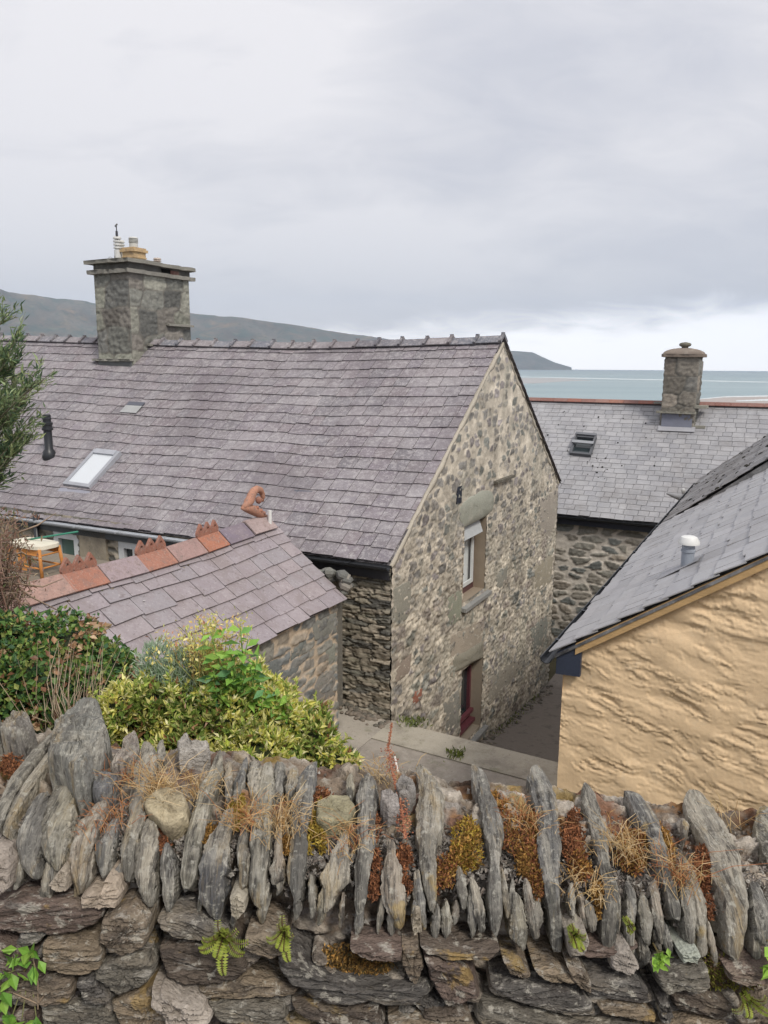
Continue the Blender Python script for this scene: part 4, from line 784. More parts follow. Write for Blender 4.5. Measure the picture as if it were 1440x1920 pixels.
# ================================================================== FOREGROUND WALL
SL = .109
PR = np.array([(1.20, -2.4), (1.20, -1.0), (1.212, -.95), (1.25, -.905), (1.34, -.88), (1.60, -.862), (1.66, -.79), (1.70, -.72)]); PM = PR[:, 1]/PR[:, 0]
def S(px, py):
    d = ray(px, py); m_ = d[2]+SL*d[0]; y = np.interp(m_, PM, PR[:, 0]); return A(d[0]*y, y, d[2]*y)
def Sn(P):
    k = ss(1.2, 1.40, P[1]); return unit(A(0, -1+.78*k, .12+.88*k))
wall = thing('dry_stone_wall', A(0, 1.4, -1.73), 'weathered stone wall in front with upright slate coping stones and mossy gaps', 'stone wall')
# mortar / rubble body following the same profile, sunk behind the stones
x = np.concatenate([np.linspace(-3.6, -1.25, 60), np.linspace(-1.24, 1.24, 500), np.linspace(1.25, 3.6, 60)])
pr = np.array([(1.27, -1.8), (1.27, -1.055), (1.28, -.995), (1.325, -.962), (1.39, -.932), (1.59, -.905), (1.65, -.95), (1.67, -1.2), (1.70, -3.0)]); sg_ = np.concatenate([[0], np.cumsum(np.hypot(*np.diff(pr, axis=0).T))])
q = np.concatenate([np.linspace(0, .45, 20), np.linspace(.455, sg_[5]+.12, 190), np.linspace(sg_[5]+.13, sg_[-1], 30)])
XX, QQ = np.meshgrid(x, q); yy = np.interp(QQ, sg_, pr[:, 0]); zz = np.interp(QQ, sg_, pr[:, 1])-SL*XX
F1, F2, I, J = cells(XX, QQ, .022, .018, 500, .9, .3, 2); pe = ss(.02, .35, F2-F1)*(_h(I, J, 7) > .3)
F1b, F2b, Ib, Jb = cells(XX, QQ, .075, .055, 520, .9, .5, 2.4); pb = ss(.03, .25, F2b-F1b)*(_h(Ib, Jb, 7) > .55)
dsp = .010*pe*_h(I, J, 8)+.022*pb+.022*fbm(XX/.12, QQ/.1, 4, 511)+.005*fbm(XX/.012, QQ/.012, 2, 514)
kk = ss(1.2, 1.36, yy); P = np.stack([XX, yy-dsp*(1-.75*kk), zz+dsp*kk*.9], -1)
top_ = ss(1.05, .4, np.abs(QQ-1.12)/.3)
col = np.ones(XX.shape+(3,))*np.array((.27, .215, .165))
pc = np.array([(.40, .37, .32), (.24, .21, .19), (.50, .45, .38), (.20, .18, .17), (.30, .26, .22)])[(_h(I, J, 9)*5).astype(int) % 5]
col = col*(1-.8*pe[..., None])+pc*.8*pe[..., None]; col = np.where(pb[..., None] > .4, np.array([(.42, .36, .29), (.33, .30, .27), (.46, .41, .35)])[(_h(Ib, Jb, 9)*3).astype(int) % 3]*(.7+.3*pb[..., None]), col)
ms = ss(.15, .5, fbm(XX/.14, QQ/.1, 4, 530)+.1)*ss(.90, 1.0, QQ)*ss(1.35, 1.2, QQ)
mc = np.array([(.20, .075, .03), (.26, .17, .03), (.13, .06, .035), (.30, .13, .03)])[(_h(np.floor(XX/.11), np.floor(QQ/.1), 4)*4).astype(int) % 4]
col = col*(1-ms[..., None]*.75)+mc*ms[..., None]*.75
dirt = ss(.0, .5, fbm(XX/.2, QQ/.05, 3, 540)+.15)*ss(.95, .75, QQ); col = col*(1-.6*dirt[..., None])+np.array((.075, .055, .045))*.6*dirt[..., None]
mb = MB(); mb.grid(P, col); mb.build('mortar_bed', M_BED, wall, True)
# --- coping slabs: spine of (x, y, halfwidth) in the photograph's pixels -> solid slabs set on edge in the wall
RG = {1: (0, 1330, 3), 2: (360, 1330, 3), 3: (720, 1330, 3.255), 4: (1020, 1400, 3.4286)}
def px_(r, x, y): o = RG[r]; return o[0]+x/o[2], o[1]+y/o[2]
COPC = [(.36, .325, .265), (.28, .26, .22), (.41, .37, .30), (.23, .22, .20), (.35, .32, .25), (.33, .28, .225), (.19, .185, .175)]
def cope_world(pts, col, sd, H=1.0, depth=.13, steps=64):
    """pts: list of (P, halfwidth m)"""
    R = random.Random(sd); P = np.array([p for p, w in pts]); w = np.array([w for p, w in pts])*.90; seg = np.concatenate([[0], np.cumsum(np.linalg.norm(np.diff(P, axis=0), axis=1))]); L_ = seg[-1]
    t = np.linspace(0, L_, steps); sm = lambda v: np.interp(t, seg, v); C = np.stack([sm(P[:, k]) for k in range(3)], 1); ww = sm(w)
    for _ in range(2): C[1:-1] = .25*C[:-2]+.5*C[1:-1]+.25*C[2:]; ww[1:-1] = .25*ww[:-2]+.5*ww[1:-1]+.25*ww[2:]
    e = np.linspace(0, 1, steps); taper = np.minimum(1, np.minimum(e, 1-e)/.05)**.5; mw = ww.max(); endk = np.clip(1-np.minimum(e, 1-e)/.16, 0, 1); ww = np.maximum(ww, mw*(.16+.26*_h(np.round(e), e*0, sd+31))*(1-.0*endk)) if mw > .018 else ww; wt = ww*(.60+.40*taper); slant = [R.uniform(-1.3, 1.3), R.uniform(-1.3, 1.3)]
    a0 = R.uniform(-.45, .45); prof = []
    m_ = 27; aa = np.linspace(-1, 1, m_); V = []
    wob = .16*vn(e*4+sd*2.3, e*0+sd, 3)+.08*vn(e*11+sd, e*0, 5)+.05*vn(e*29+sd, e*0, 6)
    stp_ = .09*(np.floor(4*_h(np.floor(e*7+sd*.37), e*0, sd)))/4; wob = wob+stp_-.04
    wob2 = .16*vn(e*4+sd*5.3, e*0+sd, 13)+.08*vn(e*12+sd, e*0, 15)+.05*vn(e*27+sd, e*0, 16)
    for i in range(steps):
        T = unit(C[min(i+1, steps-1)]-C[max(i-1, 0)]); n = Sn(C[i]); cr = unit(np.cross(T, n)); n = np.cross(cr, T); n = n if n[2]-n[1] > 0 else -n
        hgt = wt[i]*.62*H*(.5+.5*taper[i])
        off = a0+.25*vn(np.array(e[i]*2.5+sd), np.array(0.), 17)
        tri = np.where(aa < off, (aa+1)/(off+1), (1-aa)/(1-off)); fac = np.minimum(1, np.minimum((aa+1)*2.2, (1-aa)*3.1)); h = hgt*(.5*tri+.65*fac)
        g = .10*fbm(aa*1.6+sd*3.7+.25*e[i], e[i]*L_/.16+aa*0+sd, 3, sd)+.12*np.floor(2.5*fbm(aa*1.9+sd, aa*0+e[i]*L_/.3, 2, sd+3))/2.5+.05*vn(aa*7+sd, aa*0+e[i]*L_/.04, sd+5)
        g = g+.10*np.abs(vn(aa*2.3+sd*1.7, aa*0+e[i]*L_/.25, sd+9))-.05; h = h+wt[i]*g*(1-aa**8)
        side = np.where(aa < 0, 1+wob[i]*2, 1+wob2[i]*2)
        sl2 = slant[0] if e[i] < .5 else slant[1]; row = C[i]+np.outer(aa*wt[i]*side, cr)+np.outer(h, n)+np.outer((aa*sl2+.35*vn(aa*3+sd, aa*0+(e[i] > .5)*7, sd+4))*wt[i]*endk[i], T)
        dd = depth*(.4+.6*taper[i])
        V.append(np.vstack([C[i]-cr*wt[i]*.85*side[0]-n*dd, C[i]-cr*wt[i]*1.0*side[0]-n*.3*dd, row, C[i]+cr*wt[i]*1.0*side[-1]-n*.3*dd, C[i]+cr*wt[i]*.85*side[-1]-n*dd]))
    K = m_+4; V = np.vstack(V); f = [(i*K+j, i*K+j+1, (i+1)*K+j+1, (i+1)*K+j) for i in range(steps-1) for j in range(K-1)]
    f += [tuple(range(K))[::-1], tuple(range((steps-1)*K, steps*K))]
    ee = np.repeat(e, K); jj = np.tile(np.arange(K), steps)/K
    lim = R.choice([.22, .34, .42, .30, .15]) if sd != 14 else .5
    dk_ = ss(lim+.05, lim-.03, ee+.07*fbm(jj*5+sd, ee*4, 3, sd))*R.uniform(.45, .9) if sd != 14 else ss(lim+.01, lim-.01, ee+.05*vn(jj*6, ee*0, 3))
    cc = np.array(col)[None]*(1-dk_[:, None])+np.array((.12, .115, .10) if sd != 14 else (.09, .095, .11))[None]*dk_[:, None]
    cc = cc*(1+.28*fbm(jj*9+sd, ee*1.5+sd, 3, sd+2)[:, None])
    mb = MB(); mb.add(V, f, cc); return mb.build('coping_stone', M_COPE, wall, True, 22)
def cope(r, l, col=None, H=1.0, sd=0):
    pts = []
    for (x_, y_, w_) in l:
        q_ = px_(r, x_, y_); P = S(*q_); pts.append((P, w_/RG[r][2]/F*math.hypot(P[1]*math.cos(PITCH)-P[2]*math.sin(PITCH), 0)))
    return cope_world(pts, col or COPC[sd % len(COPC)], sd, H)
CL = [(1, [(-20, 660, 25), (30, 520, 40), (90, 400, 45), (160, 310, 45), (220, 230, 40), (270, 170, 25), (285, 135, 12)]),
(1, [(35, 690, 12), (60, 600, 25), (110, 500, 30), (170, 410, 35), (250, 310, 35), (320, 220, 45), (370, 130, 55), (400, 70, 35)]),
(1, [(200, 955, 30), (160, 860, 60), (160, 760, 70), (170, 660, 75), (210, 550, 60), (250, 470, 30)]),
(1, [(320, 910, 15), (310, 830, 60), (300, 740, 95), (300, 660, 100), (330, 560, 90), (360, 470, 70), (340, 430, 30)]),
(1, [(450, 1040, 15), (450, 960, 45), (440, 870, 60), (460, 760, 70), (500, 660, 70), (550, 570, 50), (570, 520, 30)]),
(1, [(590, 940, 15), (580, 860, 45), (590, 780, 55), (620, 690, 45), (650, 610, 20)]),
(1, [(715, 965, 20), (720, 880, 40), (720, 780, 45), (745, 680, 50), (780, 560, 60), (790, 440, 62), (810, 330, 60), (830, 240, 50), (830, 185, 28)]),
(1, [(900, 290, 30), (905, 230, 28), (905, 175, 12)]),
(1, [(850, 1110, 20), (820, 1020, 55), (815, 920, 65), (830, 800, 62), (840, 690, 55), (845, 620, 35)]),
(1, [(950, 1135, 15), (945, 1050, 38), (940, 940, 42), (935, 840, 38), (940, 750, 15)]),
(1, [(1050, 1010, 35), (1060, 920, 55), (1075, 800, 50), (1100, 680, 48), (1130, 570, 45), (1160, 460, 50), (1200, 360, 50), (1230, 270, 25), (1238, 232, 10)]),
(1, [(1285, 500, 20), (1285, 380, 25), (1285, 295, 18)]),
(1, [(1320, 510, 15), (1345, 410, 30), (1370, 330, 25), (1385, 270, 8)]),
(1, [(1200, 1172, 35), (1190, 1080, 75), (1190, 960, 85), (1200, 860, 90), (1225, 760, 75), (1260, 660, 50), (1290, 560, 25)]),
(1, [(1370, 1005, 20), (1365, 900, 25), (1355, 800, 30), (1370, 710, 25), (1375, 645, 10)]),
(2, [(355, 300, 40), (352, 390, 42), (350, 480, 30)]),
(2, [(490, 300, 30), (495, 380, 32), (480, 470, 25)]),
(2, [(365, 1110, 30), (365, 1000, 48), (375, 880, 55), (380, 760, 65), (390, 640, 62), (400, 520, 62), (415, 400, 50), (425, 300, 30)]),
(2, [(480, 975, 45), (480, 880, 40), (485, 780, 25), (490, 680, 15)]),
(2, [(595, 1080, 20), (590, 980, 40), (590, 880, 50), (600, 760, 55), (610, 640, 58), (620, 520, 60), (640, 420, 60), (670, 340, 40), (695, 295, 12)]),
(2, [(540, 480, 20), (560, 410, 35), (570, 340, 32)]),
(2, [(680, 1170, 15), (675, 1080, 20), (670, 980, 18), (672, 930, 8)]),
(2, [(770, 1130, 25), (780, 1040, 50), (800, 960, 80), (825, 880, 70), (840, 790, 45), (855, 690, 22)]),
(2, [(945, 1150, 25), (950, 1060, 38), (955, 950, 45), (965, 840, 50), (980, 730, 55), (985, 610, 60), (985, 500, 62), (985, 420, 55), (975, 370, 35)]),
(2, [(885, 500, 12), (890, 430, 25), (890, 365, 15)]),
(2, [(1180, 1230, 25), (1150, 1140, 65), (1130, 1040, 78), (1125, 930, 65), (1120, 840, 35), (1120, 735, 8)]),
(2, [(1310, 1240, 10), (1295, 1150, 25), (1280, 1050, 28), (1270, 950, 15)]),
(2, [(1350, 1140, 15), (1345, 1040, 35), (1330, 930, 50), (1325, 820, 55), (1325, 700, 65), (1340, 580, 85), (1340, 480, 80), (1320, 390, 55), (1290, 315, 30)]),
(3, [(490, 1220, 12), (480, 1130, 35), (470, 1040, 35), (455, 955, 10)]),
(3, [(600, 1360, 20), (585, 1250, 35), (565, 1140, 35), (535, 1025, 12)]),
(3, [(670, 1370, 28), (675, 1260, 45), (680, 1150, 45), (680, 1040, 38), (685, 930, 35), (680, 840, 45), (670, 740, 60), (650, 620, 60), (620, 520, 55), (590, 430, 55), (560, 345, 35)]),
(3, [(820, 1440, 50), (820, 1330, 60), (820, 1220, 40), (810, 1120, 25)]),
(3, [(930, 1400, 25), (915, 1300, 45), (895, 1200, 40), (875, 1100, 30), (860, 1030, 12)]),
(3, [(1058, 1480, 18), (1055, 1370, 28), (1045, 1260, 32), (1030, 1150, 45), (1020, 1040, 60), (1015, 940, 72), (1010, 830, 78), (1010, 720, 72), (990, 600, 75), (960, 500, 85), (930, 400, 65), (920, 342, 30)]),
(4, [(190, 1090, 10), (185, 980, 22), (175, 875, 10)]),
(4, [(405, 1300, 40), (415, 1200, 55), (425, 1100, 60), (435, 1000, 60), (430, 900, 50), (400, 800, 40), (385, 700, 45), (370, 600, 50), (340, 500, 50), (310, 400, 55), (280, 300, 45), (255, 240, 25)]),
(4, [(320, 1190, 20), (305, 1090, 38), (285, 995, 20)]),
(4, [(565, 1360, 15), (560, 1260, 30), (555, 1160, 30), (570, 1050, 30), (560, 950, 35), (535, 865, 15)]),
(4, [(660, 1270, 22), (660, 1170, 42), (650, 1070, 45), (640, 980, 28), (630, 935, 10)]),
(4, [(755, 1270, 12), (745, 1170, 30), (730, 1070, 35), (715, 960, 38), (700, 860, 25)]),
(4, [(850, 1110, 35), (840, 1010, 40), (815, 910, 35), (770, 800, 40), (750, 700, 50), (725, 600, 60), (690, 500, 62), (640, 400, 65), (580, 320, 50), (530, 285, 25)]),
(4, [(1020, 1350, 30), (1015, 1220, 40), (1005, 1100, 50), (985, 980, 55), (955, 870, 45), (925, 780, 40), (900, 710, 20)]),
(4, [(935, 1270, 30), (940, 1180, 35), (945, 1100, 50), (930, 1000, 50), (905, 900, 30)]),
(4, [(1225, 1360, 50), (1240, 1250, 65), (1245, 1150, 75), (1240, 1040, 85), (1225, 930, 95), (1190, 820, 105), (1160, 720, 110), (1120, 610, 110), (1070, 510, 105), (1020, 420, 95), (975, 340, 85), (965, 280, 55)]),
(4, [(1400, 1260, 35), (1410, 1160, 50), (1400, 1050, 60), (1380, 960, 50), (1350, 870, 25)]),
(4, [(1455, 700, 40), (1430, 580, 65), (1425, 480, 70), (1440, 400, 50)]),
(4, [(900, 560, 10), (915, 500, 22), (890, 460, 12)]),
(3, [(200, 1350, 12), (195, 1250, 28), (190, 1170, 12)])]
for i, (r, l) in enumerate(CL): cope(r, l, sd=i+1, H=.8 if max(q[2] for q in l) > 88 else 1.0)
Rr = random.Random(77)
for sgn in (-1, 1):       # the wall goes on beyond the picture on both sides
    for k in range(8):
        x0 = sgn*(1.12+k*.15+Rr.uniform(-.02, .02)); ln = .12*Rr.uniform(-.3, .3); w_ = Rr.uniform(.022, .045)
        pts = [(A(x0+ln*t, y_, z_-SL*x0), w_*f) for (t, y_, z_, f) in ((0, 1.2, -1.02, .5), (.2, 1.205, -.96, 1), (.4, 1.25, -.9, 1.2), (.6, 1.34, -.87, 1.2), (.8, 1.5, -.855, 1.1), (1, 1.6, -.84, .6))]
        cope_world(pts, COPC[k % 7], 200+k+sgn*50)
R3 = random.Random(303)
for k in range(44):     # thin slivers wedged upright between the big coping stones
    x_ = -20+1480*(k+R3.random())/44; base = 1705+.09*x_; y0 = base-R3.uniform(-10, 70); ln = R3.uniform(40, 110); w_ = R3.uniform(5, 11); dx = R3.uniform(-12, 12)-(8 if x_ > 900 else -8)
    pts = [(S(x_, y0), w_*.5), (S(x_+dx*.3, y0-ln*.3), w_), (S(x_+dx*.6, y0-ln*.65), w_*.9), (S(x_+dx, y0-ln), w_*.4)]
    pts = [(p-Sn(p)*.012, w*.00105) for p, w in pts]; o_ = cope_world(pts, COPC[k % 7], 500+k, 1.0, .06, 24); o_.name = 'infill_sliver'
for k in range(54):     # pinning chips in the joints of the face
    x_ = -20+1480*R3.random(); y_ = R3.uniform(1745+.09*x_, 1930); P_ = S(x_, y_)+A(0, .004, 0); w_ = R3.uniform(.015, .045); h_ = R3.uniform(.006, .014); t_ = R3.uniform(-.3, .3)
    pts = [P_+A(w_*a, 0, h_*b+w_*a*t_) for a, b in ((-1, R3.uniform(-.4, .4)), (-.5, 1), (.3, R3.uniform(.7, 1.2)), (1, R3.uniform(-.3, .5)), (.5, -1), (-.4, R3.uniform(-1.2, -.7)))][::-1]; mb = MB()
    pillow(mb, pts, A(0, -1, 0), .012, .05, R3.choice([(.26, .22, .18), (.20, .185, .165), (.32, .28, .23), (.16, .14, .13)]), k, rings=(.98, .93, .8, .5, .2), nb=30, rough=.05, pw=7, ga=.002); mb.build('pinning_stone', M_FACE, wall, True, 24)
def stone(name, r, poly, col, H, sd, depth=.1, m_=None, rough=.03, on='S', lift=0, ga=0.004):
    pts = [];
    for (x_, y_) in poly: pts.append(S(*px_(r, x_, y_)))
    pts = np.array(pts); n = Sn(pts.mean(0)); pts = pts+n*lift; mb = MB()
    pillow(mb, pts, n, H, depth, col, sd, rings=(.997, .99, .975, .95, .91, .85, .77, .67, .55, .42, .28, .13), nb=120, rough=rough, grain=unit(A(1, 0, -SL+.25*math.sin(sd*1.7))), ga=ga, pw=24)
    return mb.build(name, m_ or M_FACE, wall, True, 24)
GR_ = (.235, .23, .205)
stone('coping_stone', 1, [(290, 400), (330, 230), (440, 120), (550, 60), (592, 120), (625, 230), (600, 330), (540, 420), (500, 520), (440, 545), (380, 450), (300, 430)], (.25, .245, .22), .05, 301, .2, M_COPE, lift=.03)
stone('coping_stone', 1, [(20, 190), (60, 130), (130, 95), (180, 120), (210, 180), (150, 230), (70, 235), (20, 215)], (.27, .25, .225), .05, 302, .1, M_COPE)
stone('coping_stone', 1, [(-60, 90), (0, 60), (22, 130), (10, 190), (-60, 210)], (.24, .235, .21), .05, 303, .1, M_COPE)
stone('cobble', 1, [(540, 400), (600, 385), (665, 400), (640, 450), (560, 495), (520, 490)], (.20, .20, .205), .02, 304, m_=M_COPE)
stone('cobble', 1, [(640, 340), (690, 280), (700, 220), (770, 165), (785, 200), (770, 280), (730, 350), (660, 385), (620, 370)], (.36, .31, .27), .03, 305, m_=M_COPE)
stone('cobble', 1, [(820, 560), (880, 490), (960, 475), (1040, 500), (1065, 560), (1060, 650), (1010, 700), (940, 710), (890, 660), (830, 610)], (.47, .40, .27), .022, 306, m_=M_BED, lift=.01)
stone('cobble', 1, [(1000, 230), (1050, 185), (1090, 240), (1180, 240), (1180, 290), (1080, 300), (1010, 310)], (.42, .39, .35), .03, 307, m_=M_BED)
stone('cobble', 2, [(1140, 470), (1180, 420), (1240, 440), (1260, 490), (1220, 550), (1160, 540)], (.33, .31, .29), .03, 308, m_=M_BED)
stone('cobble', 2, [(1060, 520), (1110, 500), (1160, 540), (1170, 600), (1110, 610), (1060, 580)], (.38, .35, .33), .03, 309, m_=M_BED)
stone('cobble', 2, [(700, 540), (780, 500), (880, 500), (920, 560), (880, 640), (780, 660), (700, 630)], (.36, .33, .22), .012, 310, m_=M_BED)
stone('cobble', 1, [(0, 750), (60, 770), (90, 850), (80, 980), (30, 1020), (-40, 1000), (-40, 760)], (.36, .31, .265), .025, 311, m_=M_BED)
stone('cobble', 1, [(470, 1030), (520, 990), (600, 1010), (620, 910), (680, 930), (700, 1010), (680, 1080), (560, 1090), (480, 1080)], (.40, .33, .26), .025, 312, m_=M_BED)
stone('cobble', 1, [(295, 960), (340, 900), (380, 850), (400, 900), (395, 1000), (340, 1000)], (.42, .36, .29), .02, 313, m_=M_BED)
stone('cobble', 2, [(220, 1030), (260, 1000), (310, 1040), (310, 1110), (260, 1160), (230, 1130)], (.38, .34, .27), .02, 314, m_=M_BED)
stone('cobble', 3, [(165, 1280), (190, 1190), (220, 1200), (230, 1320), (180, 1345)], (.42, .37, .29), .02, 315, m_=M_BED)
stone('cobble', 4, [(130, 1180), (180, 1150), (250, 1130), (275, 1200), (240, 1300), (150, 1310)], (.36, .32, .27), .025, 316, m_=M_BED)
stone('cobble', 4, [(410, 1330), (460, 1270), (530, 1250), (600, 1380), (540, 1430), (420, 1400)], (.36, .32, .28), .02, 317, m_=M_BED)
stone('cobble', 4, [(855, 1290), (960, 1260), (985, 1290), (960, 1350), (870, 1350)], (.38, .40, .34), .02, 318, m_=M_BED)
# --- face stones
FC = [(.16, .12, .10), (.20, .16, .12), (.12, .11, .10), (.24, .19, .135), (.16, .145, .12), (.125, .10, .08)]
FL = [(1, [(-80, 1110), (100, 1065), (300, 1080), (420, 1075), (560, 1100), (595, 1140), (560, 1190), (440, 1240), (300, 1255), (120, 1240), (-80, 1220)]),
(1, [(600, 1140), (680, 1100), (780, 1085), (850, 1140), (860, 1220), (840, 1290), (720, 1335), (640, 1310), (585, 1240)]),
(1, [(890, 1160), (980, 1140), (1100, 1155), (1200, 1200), (1290, 1240), (1290, 1285), (1120, 1270), (980, 1240), (920, 1200)]),
(1, [(270, 1275), (420, 1265), (600, 1290), (600, 1400), (540, 1440), (400, 1440), (280, 1410), (265, 1340)]),
(1, [(550, 1430), (620, 1370), (740, 1330), (850, 1340), (900, 1400), (870, 1470), (780, 1530), (690, 1560), (600, 1490)]),
(1, [(905, 1320), (1040, 1295), (1200, 1310), (1300, 1330), (1390, 1370), (1420, 1430), (1350, 1490), (1200, 1520), (1040, 1525), (940, 1470), (910, 1400)]),
(1, [(-40, 1280), (100, 1310), (220, 1380), (290, 1440), (270, 1480), (150, 1460), (60, 1430), (-40, 1400)]),
(1, [(60, 1500), (250, 1470), (430, 1470), (450, 1530), (420, 1600), (300, 1620), (150, 1600), (50, 1560)]),
(1, [(465, 1470), (560, 1450), (600, 1500), (670, 1560), (640, 1590), (530, 1590), (500, 1540)]),
(1, [(640, 1610), (760, 1560), (870, 1525), (900, 1590), (960, 1660), (1000, 1740), (980, 1830), (760, 1850), (680, 1720)]),
(1, [(230, 1650), (420, 1620), (600, 1640), (660, 1720), (690, 1830), (450, 1850), (240, 1780)]),
(1, [(-60, 1640), (60, 1680), (90, 1740), (60, 1840), (-80, 1840)]),
(1, [(100, 1680), (215, 1660), (230, 1780), (240, 1850), (110, 1860)]),
(2, [(310, 1235), (420, 1230), (520, 1260), (540, 1320), (460, 1355), (370, 1330), (300, 1290)]),
(2, [(485, 1360), (560, 1370), (680, 1430), (780, 1475), (900, 1495), (1020, 1505), (1180, 1505), (1340, 1490), (1345, 1550), (1280, 1600), (1150, 1620), (1000, 1590), (900, 1620), (760, 1600), (640, 1540), (540, 1480), (490, 1420)]),
(2, [(40, 1545), (300, 1490), (600, 1540), (600, 1570), (400, 1580), (200, 1595), (80, 1595)]),
(2, [(100, 1610), (300, 1600), (520, 1620), (550, 1680), (500, 1740), (380, 1760), (230, 1740), (150, 1680)]),
(2, [(560, 1620), (720, 1622), (900, 1640), (1050, 1630), (1080, 1700), (1090, 1740), (940, 1760), (760, 1730), (620, 1680)]),
(2, [(890, 1290), (1000, 1288), (1180, 1310), (1180, 1350), (1050, 1345), (940, 1325)]),
(2, [(1180, 1300), (1270, 1290), (1305, 1400), (1260, 1510), (1220, 1480), (1175, 1380)]),
(2, [(1230, 1625), (1340, 1600), (1430, 1640), (1400, 1690), (1290, 1680)]),
(2, [(1100, 1700), (1250, 1690), (1440, 1710), (1440, 1800), (1100, 1800)]),
(2, [(150, 1780), (500, 1760), (780, 1750), (1050, 1780), (1060, 1860), (150, 1880)]),
(3, [(215, 1400), (330, 1420), (450, 1440), (600, 1430), (700, 1420), (640, 1475), (500, 1475), (360, 1465), (240, 1430)]),
(3, [(235, 1450), (360, 1480), (490, 1520), (540, 1580), (580, 1700), (500, 1720), (390, 1765), (340, 1700), (270, 1580)]),
(3, [(720, 1510), (820, 1520), (890, 1580), (860, 1615), (760, 1580)]),
(3, [(640, 1640), (760, 1620), (900, 1640), (1050, 1650), (1180, 1680), (1270, 1760), (1275, 1820), (1130, 1815), (980, 1780), (880, 1750), (760, 1720)]),
(3, [(900, 1540), (1020, 1540), (1180, 1590), (1150, 1620), (1050, 1612), (960, 1600)]),
(3, [(590, 1745), (760, 1750), (900, 1795), (1100, 1835), (1367, 1850), (1430, 1930), (900, 1950), (640, 1880), (530, 1810)]),
(3, [(240, 1790), (400, 1780), (520, 1830), (600, 1900), (500, 1960), (200, 1950)]),
(3, [(1120, 1400), (1250, 1440), (1400, 1445), (1560, 1430), (1400, 1500), (1250, 1500), (1150, 1470)]),
(3, [(1100, 1520), (1190, 1530), (1240, 1600), (1240, 1660), (1180, 1640), (1120, 1580)]),
(4, [(225, 1450), (400, 1450), (600, 1470), (665, 1540), (660, 1600), (560, 1600), (400, 1570), (280, 1560)]),
(4, [(330, 1610), (450, 1595), (600, 1620), (690, 1650), (690, 1700), (550, 1680), (420, 1655), (340, 1650)]),
(4, [(690, 1410), (850, 1390), (1030, 1380), (1045, 1480), (960, 1530), (850, 1500), (740, 1520), (700, 1480)]),
(4, [(790, 1560), (950, 1540), (1100, 1600), (1250, 1660), (1250, 1720), (1100, 1710), (920, 1670), (820, 1640)]),
(4, [(1150, 1400), (1300, 1385), (1500, 1390), (1500, 1470), (1250, 1480), (1160, 1450)]),
(4, [(1180, 1680), (1300, 1630), (1500, 1610), (1500, 1750), (1260, 1780)]),
(4, [(700, 1560), (760, 1550), (790, 1640), (770, 1700), (710, 1690)]),
(4, [(690, 1720), (900, 1700), (1150, 1740), (1200, 1800), (900, 1830), (700, 1810)]),
(4, [(-20, 1700), (200, 1690), (400, 1730), (620, 1740), (660, 1830), (300, 1830), (-20, 1820)])]
for i, (r, l) in enumerate(FL): stone('face_stone', r, l, FC[i % 6], .012+.014*((i*37) % 10)/10, 400+i, ga=.006, lift=.004*((i*13) % 5))
stone('face_stone', 1, [(880, 1490), (960, 1500), (1060, 1550), (1150, 1560), (1210, 1640), (1190, 1700), (1120, 1740), (1020, 1720), (960, 1640), (900, 1580)], (.52, .46, .40), .04, 480, m_=M_BED, rough=.06, ga=.012, lift=.012)
# courses outside the picture, down to the road and to both sides, one continuous face
fo = rubfn(.26, .085, 620, gap=.05, soft=.15, amp=.045, rough=.01, mort=(.10, .085, .07), pal=tuple(FC), strata=.008)
mb = MB()
for (x0, x1, z0, z1) in ((-3.6, -1.02, -1.8, -.93), (1.0, 3.6, -1.85, -1.20), (-1.02, 1.0, -1.9, -1.33)):
    patch(mb, A(x0, 1.235, z0), A(1, 0, 0), Z, x1-x0, z1-z0, .016, lambda u, v, x0=x0, z0=z0: fo(u+x0+20, v+z0+20), A(0, -1, 0))
mb.build('rubble_courses', M_FACE, wall, True)
# ================================================================== PLANTS
def leafmesh(mb, C, N_, size, cols, asp=.45, seed=0, cup=.25, tipdir=None, spread=1.0):
    R = np.random.RandomState(seed); n = len(C); N_ = np.asarray(N_, float)
    rnd = R.normal(size=(n, 3)); d = (tipdir if tipdir is not None else N_)*1.0+rnd*spread; d /= np.linalg.norm(d, axis=1)[:, None]+1e-9
    nn = N_+R.normal(size=(n, 3))*.5; w = np.cross(d, nn); w /= np.linalg.norm(w, axis=1)[:, None]+1e-9; up = np.cross(w, d)
    sz = size*(.6+.8*R.rand(n))[:, None]
    V = np.stack([C, C+d*sz*.45+w*sz*asp*.5+up*sz*cup*.5, C+d*sz, C+d*sz*.45-w*sz*asp*.5+up*sz*cup*.5, C+d*sz*.5-up*sz*cup*.12], 1)
    b = np.arange(n)[:, None]*5; T = np.concatenate([b+np.array([0, 1, 4]), b+np.array([1, 2, 4]), b+np.array([2, 3, 4]), b+np.array([3, 0, 4])])
    cc = np.repeat(cols, 5, axis=0); mb.add(V.reshape(-1, 3), T, cc)
def palette(pal, w, n, seed):
    R = np.random.RandomState(seed); pal = np.array(pal); k = R.choice(len(pal), n, p=np.array(w)/sum(w)); return pal[k]*(.75+.5*R.rand(n))[:, None]
